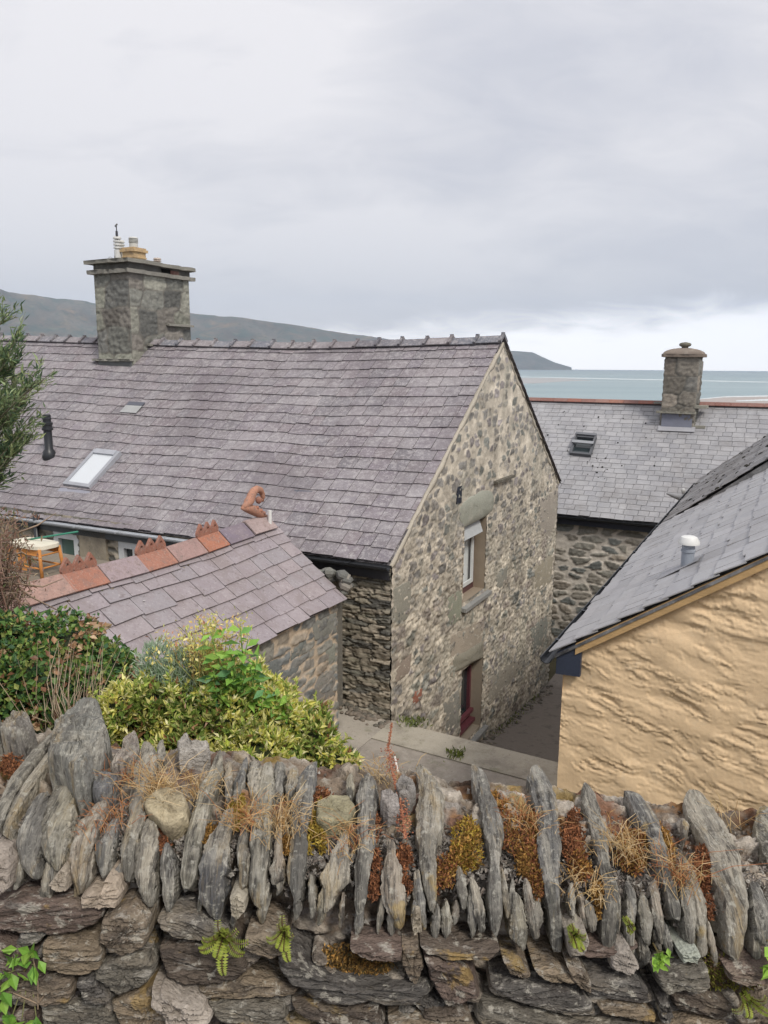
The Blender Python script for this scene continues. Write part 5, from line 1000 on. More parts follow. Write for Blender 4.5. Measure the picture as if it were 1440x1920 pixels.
def shell(blobs, n, seed, inner=.7, flat=1.0):
    """points spread through the outer shell of overlapping mounds; returns points and outward directions"""
    R = np.random.RandomState(seed); out = []; nr = []; vol = np.array([b[3]**2 for b in blobs]); k = R.choice(len(blobs), n, p=vol/vol.sum())
    B = np.array([[*b[0:3]] for b in blobs]); r = np.array([b[3] for b in blobs]); d = R.normal(size=(n, 3)); d /= np.linalg.norm(d, axis=1)[:, None]
    lump = 1+.22*np.array([float(v) for v in fbm(d[:, 0]*2.5+k*3.1, d[:, 1]*2.5+d[:, 2]*2.1, 3, seed)])
    q = inner+(1.04-inner)*R.rand(n)**.6; P = B[k]+d*(r[k]*q*lump)[:, None]*np.array([1, 1, flat])
    keep = np.ones(n, bool)
    for b, rr in zip(B, r): keep &= (np.linalg.norm((P-b)/np.array([1, 1, flat]), axis=1) > rr*.6)
    return P[keep], d[keep]
def bl(px, py, D, rp): P = at(px, py, D); return (*P, rp/F*math.hypot(D*math.cos(PITCH)-P[2]*math.sin(PITCH), 0))
def twigs(mb, base, pts, r, col, R, wob=.06):
    for p in pts:
        q = np.array(base)*.55+np.array(p)*.45+np.array([R.uniform(-wob, wob) for _ in range(3)]); mb.tube([base, q, p], [r, r*.7, r*.3], 5, col)
def core(mb, blobs, k, col):  # dark occluder lumps added inside the leaf shell to darken the interior
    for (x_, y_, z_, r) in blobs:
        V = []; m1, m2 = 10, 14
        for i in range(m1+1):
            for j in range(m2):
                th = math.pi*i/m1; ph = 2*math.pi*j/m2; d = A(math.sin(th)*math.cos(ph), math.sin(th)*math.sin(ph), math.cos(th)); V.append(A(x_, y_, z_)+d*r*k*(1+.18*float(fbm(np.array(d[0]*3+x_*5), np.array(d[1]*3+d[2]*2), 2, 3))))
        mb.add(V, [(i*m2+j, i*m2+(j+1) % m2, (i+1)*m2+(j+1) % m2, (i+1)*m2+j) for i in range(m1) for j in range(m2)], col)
# ivy
IV = [bl(-60, 1240, 3.3, 100), bl(30, 1235, 3.4, 82), bl(120, 1232, 3.5, 78), bl(185, 1262, 3.5, 60), bl(228, 1270, 3.55, 34), bl(70, 1300, 3.2, 85), bl(165, 1310, 3.3, 62), bl(-40, 1340, 3.1, 110), bl(60, 1390, 3.1, 95), bl(180, 1400, 3.2, 70)]
iv = thing('ivy_hedge', A(-1.6, 3.3, -3.2), 'dense ivy covered hedge with green and browned leaves at lower left', 'ivy hedge')
mb = MB(); P, N_ = shell(IV, 22000, 5, .70); c = palette([(.07, .15, .05), (.12, .22, .06), (.18, .28, .06), (.05, .11, .05), (.30, .34, .10), (.38, .22, .12), (.25, .12, .07)], [5, 6, 5, 3, 3.0, 1.6, 1.0], len(P), 6)
br = ss(.1, .5, fbm(P[:, 0]/.25, P[:, 2]/.18, 3, 44)); brn = palette([(.42, .25, .14), (.30, .16, .09), (.50, .36, .22)], [1, 1, 1], len(P), 9); pick = (np.random.RandomState(3).rand(len(P)) < br*.8)[:, None]; c = np.where(pick, brn, c)
leafmesh(mb, P, N_*.4+A(0, -.3, .6), .030, c, .72, 7, .3); mb.build('foliage', M_LEAF, iv)
mb = MB(); core(mb, IV, .66, (.03, .04, .018)); mb.build('occluder_core', M_TWIG, iv, True)
mb = MB(); R = random.Random(5)
for i in range(70):
    x_ = R.gauss(150, 55); b = at(x_*.6+60+R.uniform(-20, 20), R.uniform(1350, 1385), 2.95); t = at(x_+R.uniform(-30, 30), R.uniform(1190, 1320), 3.05+R.uniform(-.1, .15)); mid = (b+t)/2+A(R.uniform(-.04, .04), -.06, R.uniform(-.02, .04)); mb.tube([b, mid, t], [.0018, .0014, .0007], 4, R.choice([(.38, .28, .20), (.26, .19, .13), (.45, .36, .26)]))
mb.tube([at(95, 1400, 3.2)-Z*1.1, at(100, 1370, 3.1), at(105, 1300, 3.3)], [.05, .04, .02], 8, (.16, .12, .09)); mb.build('stem', M_TWIG, iv, True)
# variegated shrub: rosettes of small narrow leaves
EU = [bl(232, 1335, 2.7, 48), bl(285, 1345, 2.75, 62), bl(345, 1360, 2.75, 70), bl(420, 1370, 2.75, 78), bl(500, 1368, 2.8, 72), bl(575, 1400, 2.8, 55), bl(622, 1440, 2.75, 44), bl(300, 1292, 2.9, 38), bl(515, 1312, 2.95, 36), bl(360, 1310, 2.9, 45), bl(440, 1312, 2.95, 48), bl(555, 1365, 2.95, 42), bl(405, 1268, 3.0, 40), bl(470, 1285, 3.0, 34), bl(350, 1440, 2.6, 70), bl(480, 1450, 2.6, 80), bl(595, 1345, 3.0, 20), bl(655, 1470, 2.7, 30)]
eu = thing('variegated_shrub', A(-.75, 2.8, -3.2), 'low bushy shrub with cream and yellow variegated leaves behind the coping stones', 'shrub')
P, N_ = shell(EU, 5200, 15, .72); R = np.random.RandomState(4); mb = MB()
ctr = np.repeat(P, 9, 0); nr = np.repeat(N_*.7+A(0, -.2, .5), 9, 0); nr /= np.linalg.norm(nr, axis=1)[:, None]
zone = fbm(P[:, 0]/.22+3, P[:, 2]/.2, 3, 71); zc = []
pa = palette([(.66, .62, .16), (.76, .72, .30), (.50, .56, .12), (.78, .74, .44), (.26, .36, .07)], [4, 4, 2.5, 2, 1.5], len(P)*9, 16); pb_ = palette([(.20, .29, .06), (.30, .38, .10), (.13, .20, .05), (.48, .47, .17), (.34, .18, .09)], [3, 3, 1.5, 2, 1.3], len(P)*9, 17)
zk = np.repeat(zone+R.normal(size=len(P))*.28, 9); c = np.where((zk > -.12)[:, None], pa, pb_)
leafmesh(mb, ctr+R.normal(size=ctr.shape)*.004, nr, .030, c, .36, 18, .3, spread=.62); mb.build('foliage', M_LEAF, eu)
sh = MB(); R2_ = random.Random(91); SC_ = []; ST_ = []; tw = MB()
for i in range(150):      # loose shoots standing out of the mound
    k = R2_.randrange(len(P)); 
    if N_[k][2] < -.1: continue
    b = P[k]; d_ = unit(N_[k]*.6+A(R2_.gauss(0, .25), R2_.gauss(-.1, .2), 1.0)); L_ = R2_.uniform(.05, .14); tw.tube([b, b+d_*L_], [.0016, .0008], 4, (.24, .26, .10)); n_ = int(L_/.008)
    for j in range(n_*2): SC_.append(b+d_*L_*(j/(n_*2))); ST_.append(unit(d_*.7+A(R2_.gauss(0, 1), R2_.gauss(0, 1), R2_.gauss(0, .4))*.6))
leafmesh(sh, np.array(SC_), np.tile(A(0, -.3, 1), (len(SC_), 1)), .026, palette([(.60, .58, .20), (.42, .50, .12), (.74, .70, .38), (.28, .38, .08)], [3, 3, 1.5, 2], len(SC_), 92), .38, 93, .3, tipdir=np.array(ST_), spread=.2); tag(sh.build('shoot_leaves', M_LEAF, eu), kind='stuff'); tag(tw.build('shoot_stems', M_TWIG, eu), kind='stuff')
mb = MB(); core(mb, EU, .62, (.035, .045, .015)); mb.build('occluder_core', M_TWIG, eu, True)
mb = MB(); R = random.Random(15)
for b_x in EU: mb.tube([A(-.75, 2.85, -3.2)+A(R.uniform(-.2, .2), 0, 0), A(*b_x[:3])*.6+A(-.75, 2.85, -3.0)*.4, A(*b_x[:3])], [.02, .012, .005], 6, (.15, .11, .07))
mb.build('stem', M_TWIG, eu, True)
# tall broad leaved plant
bp_ = thing('broad_leaved_plant', A(-.55, 2.8, -3.1), 'tall plant with bright green broad leaves rising through the variegated shrub', 'plant')
mb = MB(); mt_ = MB(); R = random.Random(23)
stems = [((455, 1400), (450, 1175)), ((470, 1400), (430, 1215)), ((500, 1420), (470, 1250)), ((505, 1430), (520, 1300)), ((540, 1430), (545, 1340)), ((420, 1400), (400, 1250)), ((480, 1400), (410, 1230)), ((330, 1400), (330, 1330)), ((340, 1400), (345, 1330)), ((520, 1430), (495, 1290)), ((560, 1460), (520, 1400)), ((530, 1440), (560, 1400)), ((440, 1400), (465, 1200)), ((450, 1420), (485, 1225)), ((410, 1400), (440, 1235)), ((400, 1420), (415, 1290)), ((380, 1420), (375, 1300)), ((500, 1440), (540, 1300)), ((300, 1420), (285, 1330)), ((430, 1400), (395, 1185))]
Cc = []; Nn = []; Td = []
for (b, t) in stems:
    B = at(*b, 2.8); T = at(t[0], t[1], 2.72); mt_.tube([B-Z*.2, (B+T)/2+A(R.uniform(-.02, .02), 0, .01), T], [.006, .005, .002], 5, (.16, .26, .06)); n = 26
    for i in range(n):
        q = (i+.5)/n; p = B+(T-B)*q; an = i*2.4+R.random(); td = A(math.cos(an), math.sin(an)-.4, .15-.7*(1-q)+R.uniform(-.3, .2)); Cc.append(p); Td.append(unit(td)); Nn.append(unit(A(math.cos(an)*.2, -.4, 1)))
Cc = np.array(Cc); leafmesh(mb, Cc, np.array(Nn), .058, palette([(.24, .44, .08), (.18, .36, .09), (.32, .52, .10), (.13, .28, .12)], [4, 3, 3, 2], len(Cc), 3), .45, 4, .2, tipdir=np.array(Td), spread=.25)
mb.build('foliage', M_LEAF, bp_); mt_.build('stem', M_TWIG, bp_, True)
# silver grey feathery plant and yellow flower heads
sv = thing('silver_leaved_plant', A(-1.0, 3.0, -3.1), 'feathery silver green plant in front of the lilac slates', 'plant')
SB = [bl(300, 1245, 2.95, 38), bl(340, 1265, 2.9, 40), bl(375, 1240, 2.95, 30), bl(320, 1290, 2.85, 42), bl(360, 1300, 2.85, 40), bl(285, 1275, 2.9, 28)]
mb = MB(); P, N_ = shell(SB, 5200, 31, .25); leafmesh(mb, P, N_*.5+A(0, 0, .8), .042, palette([(.36, .46, .33), (.44, .54, .40), (.26, .38, .22), (.52, .58, .46)], [3, 3, 2, 1], len(P), 32), .12, 33, .1, spread=.7); mb.build('foliage', M_LEAF, sv)
mb = MB(); [mb.tube([A(-1.0, 3.0, -3.1), A(*b[:3])*.5+A(-1, 3, -2.6)*.5, A(*b[:3])], [.012, .008, .003], 5, (.25, .28, .18)) for b in SB]; mb.build('stem', M_TWIG, sv, True)
fl = thing('yellow_flowering_plant', A(-.8, 2.9, -3.1), 'loose spray of orange and yellow flower heads above the silver plant', 'plant')
mb = MB(); mt_ = MB(); R = random.Random(41); Cc = []
for i in range(85):
    x_ = R.choice([R.gauss(395, 18), R.gauss(385, 42), R.gauss(350, 26), R.gauss(428, 24)]); y_ = R.uniform(1165, 1270) if 370 < x_ < 415 else R.uniform(1175, 1265); T = at(x_, y_-10, 2.85+R.uniform(-.1, .1)); B = at(390+R.uniform(-30, 30), 1340, 2.8); mt_.tube([B, (B+T)/2+A(R.uniform(-.02, .02), 0, 0), T], [.003, .002, .001], 4, R.choice([(.30, .32, .10), (.36, .26, .10)]))
    for k in range(20): Cc.append(T+A(R.gauss(0, .018), R.gauss(0, .018), R.gauss(-.02, .03)))
Cc = np.array(Cc); leafmesh(mb, Cc, np.tile(A(0, -.2, 1), (len(Cc), 1)), .017, palette([(.72, .60, .18), (.72, .48, .20), (.58, .28, .18), (.58, .60, .20), (.80, .70, .34)], [3, 2, 1, 5, 2], len(Cc), 42), .5, 43, .2); mb.build('flower_heads', M_LEAF, fl); mt_.build('stem', M_TWIG, fl, True)
# olive-like tree at the left edge
tr = thing('olive_tree', A(-3.1, 5.2, -4.4), 'narrow leaved olive green tree reaching in at the left edge', 'tree')
mt_ = MB(); mb = MB(); R = random.Random(51); base = A(-3.6, 5.3, -4.4); top_p = at(-90, 800, 5.3); mt_.tube([base, (base+top_p)/2+A(.05, 0, 0), top_p, at(-80, 680, 5.4)], [.09, .07, .05, .015], 9, (.17, .15, .12))
Cc = []; Td = []; tips = [(102, 695), (72, 712), (46, 655), (12, 590), (60, 730), (60, 800), (40, 830), (75, 760), (30, 720), (-20, 650), (-40, 690), (0, 760), (20, 850), (-30, 820), (45, 690), (55, 720), (15, 670), (25, 650), (-60, 640), (-80, 680), (-100, 720), (-60, 880), (5, 900), (62, 815), (40, 760), (-150, 680), (-160, 760), (-140, 700), (30, 640), (66, 780), (10, 800), (-10, 700), (-15, 860), (25, 780)]
for (x_, y_) in tips:
    T = at(x_, y_, 5.1+R.uniform(-.35, .35)); s_ = at(-85+R.uniform(-10, 10), min(y_+110+R.uniform(0, 60), 960), 5.3); M_ = (s_+T)/2+A(0, 0, -.05); mt_.tube([s_, M_, T], [.014, .008, .002], 5, (.20, .19, .13))
    for sub in range(13):
        q = R.uniform(.12, 1); p = (s_*(1-q)**2+2*M_*q*(1-q)+T*q*q); d_ = unit((T-s_)*.8/np.linalg.norm(T-s_)+A(R.uniform(-.7, .7), R.uniform(-.7, .7), R.uniform(-.1, .9))); L_ = R.uniform(.10, .26); e_ = p+d_*L_ if q < .93 else p+d_*.08; mt_.tube([p, e_], [.003, .001], 4, (.22, .22, .12))
        for k in range(16):
            u_ = k/16; Cc.append(p+(e_-p)*u_+A(R.gauss(0, .01), R.gauss(0, .01), R.gauss(0, .01))); Td.append(unit(d_*1.2+A(R.uniform(-1, 1), R.uniform(-1, 1), R.uniform(-.6, .8))))
Cc = np.array(Cc); cl = palette([(.22, .30, .14), (.32, .40, .20), (.15, .22, .12), (.46, .52, .25), (.09, .16, .09)], [4, 3, 3, 1.6, 2], len(Cc), 52)
leafmesh(mb, Cc, np.tile(A(0, -.3, 1), (len(Cc), 1)), .058, cl, .2, 53, .15, tipdir=np.array(Td), spread=.2); mb.build('crown', M_LEAF, tr); mt_.build('trunk', M_TWIG, tr, True)
# bare twiggy shrub
bt_ = thing('bare_twig_shrub', A(-2.6, 4.4, -4.0), 'dry pinkish brown tangle of bare twigs at the left edge below the gutter', 'shrub')
mb = MB(); R = random.Random(61); Cc = []
for i in range(300):
    a_ = at(R.uniform(-120, 20), R.uniform(1060, 1180), 4.3+R.uniform(-.3, .4)); t = at(min(R.gauss(0, 42), 95 if R.random() < .1 else 66), R.uniform(955, 1150), 4.4+R.uniform(-.4, .4)); m_ = (a_+t)/2+A(R.uniform(-.1, .1), R.uniform(-.1, .1), R.uniform(-.03, .12)); mb.tube([a_, m_, t], [.004, .0028, .0012], 4, R.choice([(.33, .22, .17), (.27, .16, .12), (.38, .29, .22), (.22, .17, .12)]))
    Cc += [m_*(1-q)+t*q+A(R.gauss(0, .03), R.gauss(0, .03), R.gauss(0, .03)) for q in (.1, .3, .5, .7, .9, 1, .6, .8)]
for (p0, p1, p2) in (((-20, 1060), (60, 1120), (150, 1165)), ((-10, 1090), (80, 1100), (118, 1085)), ((0, 1050), (40, 1035), (62, 1048)), ((30, 1000), (70, 985), (105, 962)), ((20, 1110), (55, 1150), (80, 1180)), ((-10, 1020), (20, 1060), (60, 1110))): mb.tube([at(*p0, 4.2), at(*p1, 4.25), at(*p2, 4.4)], [.007, .005, .002], 5, (.30, .22, .16))
mb.tube([A(-2.6, 4.4, -4.0), at(-40, 1200, 4.4), at(-20, 1100, 4.4)], [.04, .03, .01], 7, (.2, .15, .1)); mb.build('twigs', M_TWIG, bt_, True)
mb = MB(); Cc = np.array(Cc); leafmesh(mb, Cc, np.tile(A(0, -.3, 1), (len(Cc), 1)), .03, palette([(.32, .20, .15), (.26, .15, .11), (.36, .28, .18), (.20, .18, .09), (.15, .19, .08)], [3, 2, 2, 1, .6], len(Cc), 62), .3, 63, .3); mb.build('dry_leaves', M_LEAF, bt_)
# --- things growing on the wall
def on_wall(px, py, lift=0): P = S(px, py); n = Sn(P); return P+n*lift, n
def fern(px, py, tips, label, w=.012, col=((.30, .36, .06), (.38, .42, .09))):
    P, n = on_wall(px, py, .01); o = thing('fern', P, label, 'fern'); R = random.Random(int(px))
    for (tx, ty) in tips:
        T = S(tx, ty)+n*.05; M_ = (P+T)/2+n*.04; mb = MB(); k = 15; pts = [P*(1-q)**2+2*M_*q*(1-q)+T*q*q for q in np.linspace(0, 1, k)]; mb.tube(pts, [.0012]*k, 4, (.12, .08, .03))
        for i in range(1, k):
            d = unit(pts[i]-pts[i-1]); s_ = unit(np.cross(d, n)); ww = w*(1-(i/k)**3*.6)*(.75+.25*min(1, i/3))
            for sg in (-1, 1):
                b = pts[i]; st_ = np.linalg.norm(pts[i]-pts[i-1]); V = [b, b+s_*sg*ww*.5+d*st_*.42+n*.002, b+s_*sg*ww+d*st_*.05, b+s_*sg*ww*.5-d*st_*.40]; mb.add(V, [(0, 1, 2, 3)], R.choice(col))
        mb.build('frond', M_LEAF, o)
    return o
fern(425, 1735, [(420, 1694), (441, 1717), (474, 1733), (466, 1755), (430, 1792), (418, 1762), (387, 1747), (392, 1728), (455, 1712), (412, 1722)], 'yellow green spleenwort fern star shaped on the wall face below the dark broken coping stone')
fern(538, 1728, [(536, 1686), (530, 1700), (548, 1768), (540, 1750), (556, 1720), (508, 1727), (528, 1745)], 'smaller yellow green fern hanging on the wall right of the star shaped fern', .010)
fern(1065, 1728, [(1060, 1702), (1055, 1716), (1085, 1722), (1080, 1750), (1068, 1745), (1054, 1735), (1072, 1712)], 'little bright fern at the base of the long pale coping stone', .009)
fern(1166, 1712, [(1162, 1698), (1170, 1704), (1160, 1720), (1171, 1716)], 'tiny yellow fern sprig between two narrow coping stones', .008)
fern(1385, 1850, [(1368, 1830), (1400, 1845), (1420, 1862), (1410, 1832), (1375, 1870), (1350, 1858)], 'low yellow green fern on the mossy stones at lower right', .009)
def sprig(px, py, leaves, label, col, size, stems=()):
    P, n = on_wall(px, py, .01); o = thing('creeper', P, label, 'creeper'); mb = MB(); mt = MB(); mt.tube([P-n*.02, P+n*.02], .0015, 4, (.2, .15, .06))
    for s_ in stems: mt.tube([S(*q)+n*.03 for q in s_], .0012, 4, (.30, .22, .15))
    C_ = []; T_ = []; R = random.Random(int(px))
    for (x_, y_) in leaves:
        q = S(x_, y_)+n*.035; mt.tube([P, q], .001, 4, (.20, .2, .08))
        for k in range(4): C_.append(q+A(R.gauss(0, .006), 0, R.gauss(0, .006))); T_.append(unit(A(R.uniform(-1, 1), -.5, R.uniform(-1, .6))))
    leafmesh(mb, np.array(C_), np.tile(n, (len(C_), 1)), size, palette(col, [1]*len(col), len(C_), int(px)), .6, 3, .2, tipdir=np.array(T_), spread=.1); mb.build('leaf', M_LEAF, o); mt.build('stem', M_TWIG, o)
GL = [(.20, .38, .06), (.28, .46, .08), (.14, .30, .05)]
sprig(60, 1800, [(50, 1765), (75, 1765), (80, 1785), (20, 1805), (35, 1800), (12, 1830), (25, 1850), (18, 1840), (40, 1880), (58, 1885), (85, 1888), (78, 1760), (45, 1772)], 'bright green creeper sprig trailing over the wall face at lower left', GL, .026, [((75, 1770), (85, 1820), (85, 1870)), ((85, 1860), (40, 1840)), ((85, 1860), (100, 1840))])
sprig(1228, 1775, [(1222, 1765), (1232, 1762), (1236, 1772), (1220, 1782), (1228, 1788)], 'small round leaved green sprig among the coping stones near the wall base', [(.25, .42, .06), (.18, .34, .05)], .018)
sprig(1436, 1760, [(1438, 1740), (1430, 1752), (1440, 1775), (1426, 1790), (1434, 1768)], 'green leafy sprig at the right end of the wall', [(.25, .42, .06), (.32, .46, .08)], .026)
def tuft(px, py, n, h, label, cols, sd, spread=.35):
    P, nn = on_wall(px, py, -.01); o = MB(); R = random.Random(sd)
    for i in range(n*2):
        b = P+A(R.gauss(0, .022), R.gauss(0, .03), 0); t = b+A(R.gauss(0, spread*2.2), R.gauss(-.3, spread*1.6), 1)*h*R.uniform(.12, .75); m = (b+t)/2+A(0, 0, h*.15); o.tube([b, m, t], [.0007, .0006, .0003], 3, R.choice(cols))
    return tag(o.build('dry_grass_tuft', M_TWIG), label, 'grass tuft', 'dry grass tufts on the wall')
ST = [(.52, .36, .16), (.58, .42, .22), (.42, .25, .10), (.60, .46, .27)]; RD = [(.45, .20, .08), (.36, .14, .06), (.52, .28, .12)]
for i, (x_, y_, n_, h_, c_, lb) in enumerate([(300, 1485, 90, .10, ST, 'straw coloured grass tuft standing above the cream cobble'), (370, 1478, 50, .05, ST, 'low straw tuft right of the cream cobble at the back of the wall'), (455, 1530, 60, .07, ST+RD, 'orange dry grass by the dark broken coping stone'), (530, 1545, 70, .09, ST, 'pale dry grass left of the long pointed coping stone'), (655, 1570, 50, .07, RD+ST, 'rusty grass tuft against the left side of a tall coping stone'), (235, 1455, 40, .07, RD, 'reddish withered tuft beside the pinkish cobble'), (1170, 1590, 60, .08, ST, 'straw tuft in the gap left of the curved coping stone'), (1270, 1640, 70, .09, ST+RD, 'orange dry grass beside the biggest grey coping stone'), (960, 1510, 40, .04, RD, 'reddish low tuft between two tall coping stones'), (990, 1540, 50, .05, ST+RD, 'tangled tan tuft left of the widest pale coping stone'), (1100, 1670, 40, .05, ST, 'small straw tuft above a tiny fern'), (1365, 1530, 10, .10, ST, 'few long pale grass stalks on the gravel at right'), (720, 1450, 24, .07, ST, 'wispy pale grass at the back of the wall near the rust stem'), (200, 1540, 60, .05, RD+[(.3, .2, .15)], 'brown withered tangle left of the tall sloping slab')]):
    tuft(x_, y_, n_, h_, lb, c_, 700+i)
mb = MB(); R = random.Random(9); b = S(760, 1570); pts = [b, S(752, 1520)+A(0, 0, .01), S(735, 1470)+A(0, 0, .03), at(728, 1400, 1.62), at(735, 1355, 1.63)]
mb.tube(pts, [.002, .0018, .0014, .001, .0006], 5, (.34, .15, .09))
for i in range(900):
    q = R.random(); k = min(int(q*4), 3); f = q*4-k; p = pts[k]*(1-f)+pts[k+1]*f; r = R.uniform(.0013, .0030)*(1-.5*q); w_ = .007 if (.05 < q < .3 or .5 < q < .72) else .0015
    c = p+A(R.gauss(0, w_), R.gauss(0, w_), R.gauss(0, w_)); mb.add([c-Z*r, c+A(r, 0, 0), c+A(0, r, 0), c-A(r, 0, 0), c-A(0, r, 0), c+Z*r], [(0, 2, 1), (0, 3, 2), (0, 4, 3), (0, 1, 4), (5, 1, 2), (5, 2, 3), (5, 3, 4), (5, 4, 1)], R.choice([(.34, .13, .07), (.24, .08, .05), (.42, .20, .11)]))
tag(mb.build('dock_stem', M_TWIG), 'rust red seeded dock stem standing upright in the middle of the wall', 'dock stem')
mb = MB(); mb.tube([S(757, 1503), at(748, 1460, 1.58), at(740, 1418, 1.60)], [.004, .0035, .0025], 6, (.62, .56, .52)); tag(mb.build('bleached_stick', M_TWIG, None, True), 'thin bleached white stick poking up beside the rust stem', 'stick')
# moss cushions in the gaps
mb = MB(); R = random.Random(99); MC = []; MN = []; MK = []
def moss(x0, y0, rx, ry, n, cols):
    lob = [(R.gauss(x0, rx*.45), R.gauss(y0, ry*.5), R.uniform(.3, .75)) for _ in range(10)]
    for i in range(int(n*9)):
        lx, ly, lr = R.choice(lob); an = R.random()*6.283; q = R.random()**.5; x_ = lx+math.cos(an)*q*rx*lr; y_ = ly+math.sin(an)*q*ry*lr
        P, nn = on_wall(x_, y_, -.022+.014*(1-q*q)+R.uniform(-.002, .002)); MC.append(P); MN.append(nn); MK.append(R.choice(cols))
YM = [(.50, .36, .05), (.60, .45, .10), (.36, .23, .04)]; RM = [(.36, .15, .07), (.46, .20, .09), (.24, .10, .05)]; OM = [(.48, .26, .07), (.56, .34, .10), (.34, .18, .05)]
for a_ in ((876, 1570, 30, 50, 300, YM+OM), (985, 1560, 40, 60, 300, RM+OM), (1075, 1560, 22, 50, 160, RM), (1195, 1585, 40, 40, 220, OM+RM), (1325, 1640, 20, 60, 200, RM), (445, 1515, 14, 40, 120, YM), (592, 1550, 16, 40, 120, YM), (700, 1520, 10, 30, 40, RM), (650, 1815, 80, 22, 420, OM+[(.22, .14, .06), (.15, .12, .05)]), (760, 1620, 20, 40, 100, RM), (985, 1620, 15, 30, 80, OM), (1090, 1620, 20, 40, 120, OM+RM), (1340, 1835, 60, 25, 260, [(.16, .10, .05), (.28, .27, .05)]), (925, 1500, 16, 22, 90, OM), (1010, 1640, 18, 50, 160, OM+RM), (830, 1640, 22, 40, 110, RM+OM), (540, 1590, 12, 30, 80, OM), (390, 1560, 12, 20, 50, OM), (1240, 1560, 16, 40, 120, OM), (1380, 1660, 14, 60, 120, RM+OM), (1130, 1690, 16, 30, 70, OM), (700, 1640, 14, 40, 80, RM), (300, 1560, 12, 40, 60, RM), (20, 1425, 30, 14, 70, RM), (600, 1480, 20, 16, 60, RM)): moss(*a_)
MK = np.array(MK)*(.6+.7*np.random.RandomState(2).rand(len(MK)))[:, None]; leafmesh(mb, np.array(MC), np.array(MN), .0085, MK, .4, 3, .3, spread=.8)
tag(mb.build('moss', M_MOSS), 'yellow, orange and rust red moss filling the gaps between coping stones', 'moss', kind='stuff')
mb = MB(); R = random.Random(13)
for i in range(13000):
    x_ = R.uniform(-40, 1480); y_ = R.gauss(1540+.06*x_, 55); P, nn = on_wall(x_, y_, -.038+R.uniform(-.004, .010))
    if P[1] > 1.585: continue
    r = R.uniform(.002, .0068); q = [P+unit(A(R.gauss(0, 1), R.gauss(0, 1), R.gauss(0, 1)))*r*R.uniform(.6, 1.5) for _ in range(5)]
    mb.add(q, [(0, 1, 2), (0, 2, 3), (0, 3, 4), (0, 4, 1), (1, 4, 3), (1, 3, 2)], R.choice([(.36, .33, .29), (.26, .235, .21), (.46, .43, .38), (.30, .26, .22), (.18, .16, .145), (.24, .20, .17)]))
tag(mb.build('gravel', M_MOSS), 'loose grey grit and gravel bedded on top of the wall', 'gravel', kind='stuff')
# weeds
mb = MB(); R = random.Random(17); Cc = []
for i in range(420):
    u_ = R.random(); 
    if u_ < .4: P = hz(R.gauss(772, 14), R.uniform(1348, 1364), -5.35)+A(0, 0, 0)
    elif u_ < .7: P = hz(R.gauss(855, 9)+0, R.gauss(1417, 5), -5.37)
    else: s_ = R.uniform(4.5, 8); P = W(.06+abs(R.gauss(0, .08)), s_, -6.95-.14*s_)
    Cc.append(P)
Cc = np.array(Cc); leafmesh(mb, Cc, np.tile(Z, (len(Cc), 1)), .07, palette([(.16, .20, .05), (.22, .27, .06), (.12, .14, .05)], [1, 1, 1], len(Cc), 3), .25, 4, .2, spread=.6); tag(mb.build('weeds', M_LEAF), 'small green weeds along the gable foot and in the paving joint', 'weeds', kind='stuff')
# ================================================================== HAZE, SKY, LIGHT
mb = MB(); mb.box(A(-12600, -12600, -49), A(25200, 0, 0), A(0, 25200, 0), Z*1100); hb = mb.build('haze', M_EARTH); tag(hb, kind='stuff')
hm = bpy.data.materials.new('haze_air'); hm.use_nodes = True; nt = hm.node_tree; nt.nodes.remove(nt.nodes['Principled BSDF']); pv = nt.nodes.new('ShaderNodeVolumePrincipled'); pv.inputs['Color'].default_value = (.70, .82, 1.0, 1); pv.inputs['Density'].default_value = 8.5e-5; pv.inputs['Anisotropy'].default_value = .2; nt.links.new(pv.outputs[0], nt.nodes['Material Output'].inputs['Volume']); hb.data.materials.clear(); hb.data.materials.append(hm)
SC.cycles.volume_step_rate = 10; SC.cycles.volume_max_steps = 16; SC.cycles.volume_bounces = 0
w = bpy.data.worlds.new('World'); SC.world = w; w.use_nodes = True; nt = w.node_tree; N = nt.nodes; L = nt.links; bg = N['Background']; bg.inputs[1].default_value = .092
SE, SA = math.radians(48), math.radians(150)      # sun height, compass direction from +Y towards +X
sky = N.new('ShaderNodeTexSky'); sky.sky_type = 'NISHITA'; sky.sun_disc = False; sky.sun_elevation = SE; sky.sun_rotation = SA
tc = N.new('ShaderNodeTexCoord'); sx = N.new('ShaderNodeSeparateXYZ'); L.new(tc.outputs['Generated'], sx.inputs[0])
def mth(op, a, b=None, c=None):
    n = N.new('ShaderNodeMath'); n.operation = op
    for i, v in enumerate((a, b, c)):
        if v is None: continue
        if isinstance(v, (int, float)): n.inputs[i].default_value = v
        else: L.new(v, n.inputs[i])
    return n.outputs[0]
zz_ = mth('ADD', mth('MAXIMUM', sx.outputs[2], 0.0), .30); u_ = mth('DIVIDE', sx.outputs[0], zz_); v_ = mth('DIVIDE', sx.outputs[1], zz_)
cb = N.new('ShaderNodeCombineXYZ'); L.new(u_, cb.inputs[0]); L.new(v_, cb.inputs[1])
def nz(scale, det, rough, off, dist=0, sc=(1, 1, 1)):
    mp = N.new('ShaderNodeMapping'); mp.inputs['Location'].default_value = off; mp.inputs['Scale'].default_value = sc; L.new(cb.outputs[0], mp.inputs[0]); n = N.new('ShaderNodeTexNoise'); n.inputs['Scale'].default_value = scale; n.inputs['Detail'].default_value = det; n.inputs['Roughness'].default_value = rough; n.inputs['Distortion'].default_value = dist; L.new(mp.outputs[0], n.inputs[0]); return n.outputs[0]
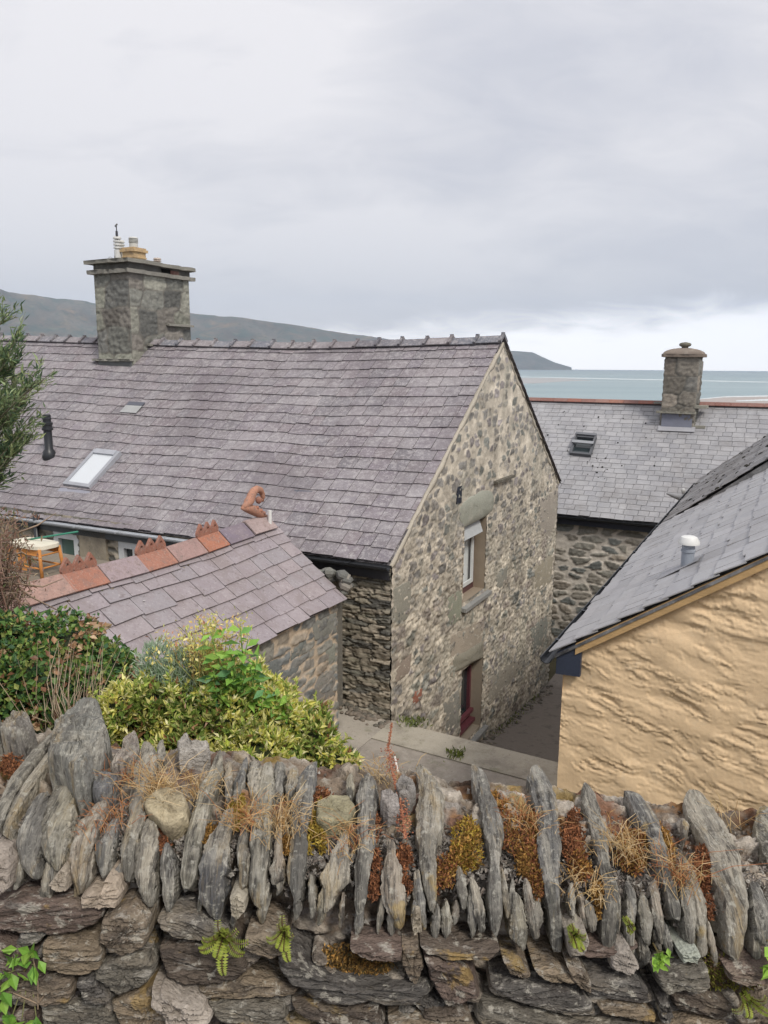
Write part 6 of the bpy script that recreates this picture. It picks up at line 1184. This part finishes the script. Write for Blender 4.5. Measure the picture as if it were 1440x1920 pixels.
big_ = nz(1.9, 3, .5, (3.7, 1.2, 0), .4, (.75, 1, 1)); med = nz(5.2, 7, .6, (1.3, 7.1, 0), .6, (.7, 1.1, 1))
f_ = mth('ADD', mth('MULTIPLY', big_, .62), mth('MULTIPLY', med, .38))
rp = N.new('ShaderNodeValToRGB'); cr = rp.color_ramp; cr.elements[0].position = .34; cr.elements[0].color = (7.3, 7.35, 7.95, 1); cr.elements[1].position = .62; cr.elements[1].color = (10.2, 9.95, 10.1, 1); e = cr.elements.new(.48); e.color = (8.7, 8.6, 8.95, 1); 
def blob(px, py, wid, amt):      # a thicker or thinner bank of cloud in one part of the sky
    d = unit(ray(px, py)); vm = N.new('ShaderNodeVectorMath'); vm.operation = 'DISTANCE'; L.new(tc.outputs['Generated'], vm.inputs[0]); vm.inputs[1].default_value = tuple(d)
    m_ = N.new('ShaderNodeMapRange'); m_.interpolation_type = 'SMOOTHSTEP'; L.new(vm.outputs['Value'], m_.inputs[0]); m_.inputs[1].default_value = wid; m_.inputs[2].default_value = 0; m_.inputs[4].default_value = amt; return m_.outputs[0]
for b_ in (blob(1180, 300, .40, -.085), blob(150, 60, .5, .10), blob(430, 300, .25, .04), blob(900, 480, .25, .05), blob(120, 470, .30, .12), blob(620, 560, .22, .10)): f_ = mth('ADD', f_, b_)
L.new(f_, rp.inputs[0])
# bright band of thinner cloud low over the sea, wider to the right
az = mth('ADD', mth('MULTIPLY', sx.outputs[0], .07), .042); edge = mth('ADD', az, mth('MULTIPLY', mth('SUBTRACT', med, .5), .06))
band = N.new('ShaderNodeMapRange'); band.interpolation_type = 'SMOOTHSTEP'; L.new(mth('SUBTRACT', edge, sx.outputs[2]), band.inputs[0]); band.inputs[1].default_value = -.022; band.inputs[2].default_value = .030
mxb = N.new('ShaderNodeMixRGB'); L.new(mth('MULTIPLY', band.outputs[0], .85), mxb.inputs[0]); L.new(rp.outputs[0], mxb.inputs[1]); mxb.inputs[2].default_value = (24, 23.8, 23.8, 1)
low = N.new('ShaderNodeMapRange'); low.interpolation_type = 'SMOOTHSTEP'; L.new(sx.outputs[2], low.inputs[0]); low.inputs[1].default_value = .26; low.inputs[2].default_value = 0; low.inputs[4].default_value = .55
mxl = N.new('ShaderNodeMixRGB'); L.new(low.outputs[0], mxl.inputs[0]); L.new(rp.outputs[0], mxl.inputs[1]); mxl.inputs[2].default_value = (10.8, 10.8, 11.1, 1); L.new(mxl.outputs[0], mxb.inputs[1])
mx = N.new('ShaderNodeMixRGB'); mx.inputs[0].default_value = .93; L.new(sky.outputs[0], mx.inputs[1]); L.new(mxb.outputs[0], mx.inputs[2]); L.new(mx.outputs[0], bg.inputs[0])
sl = bpy.data.lights.new('sun', 'SUN'); sl.energy = 2.5; sl.angle = math.radians(14); sl.color = (1, .945, .86); so = bpy.data.objects.new('sun', sl); COL.objects.link(so)
sd = A(math.sin(SA)*math.cos(SE), math.cos(SA)*math.cos(SE), math.sin(SE)); so.rotation_euler = Vector(sd).to_track_quat('Z', 'Y').to_euler(); so.location = (0, -5, 20)
SC.view_settings.view_transform = 'Standard'; SC.view_settings.look = 'None'; SC.view_settings.gamma = 1; SC.view_settings.exposure = 0.12
SC.cycles.max_bounces = 6; SC.cycles.diffuse_bounces = 3; SC.cycles.use_denoising = True
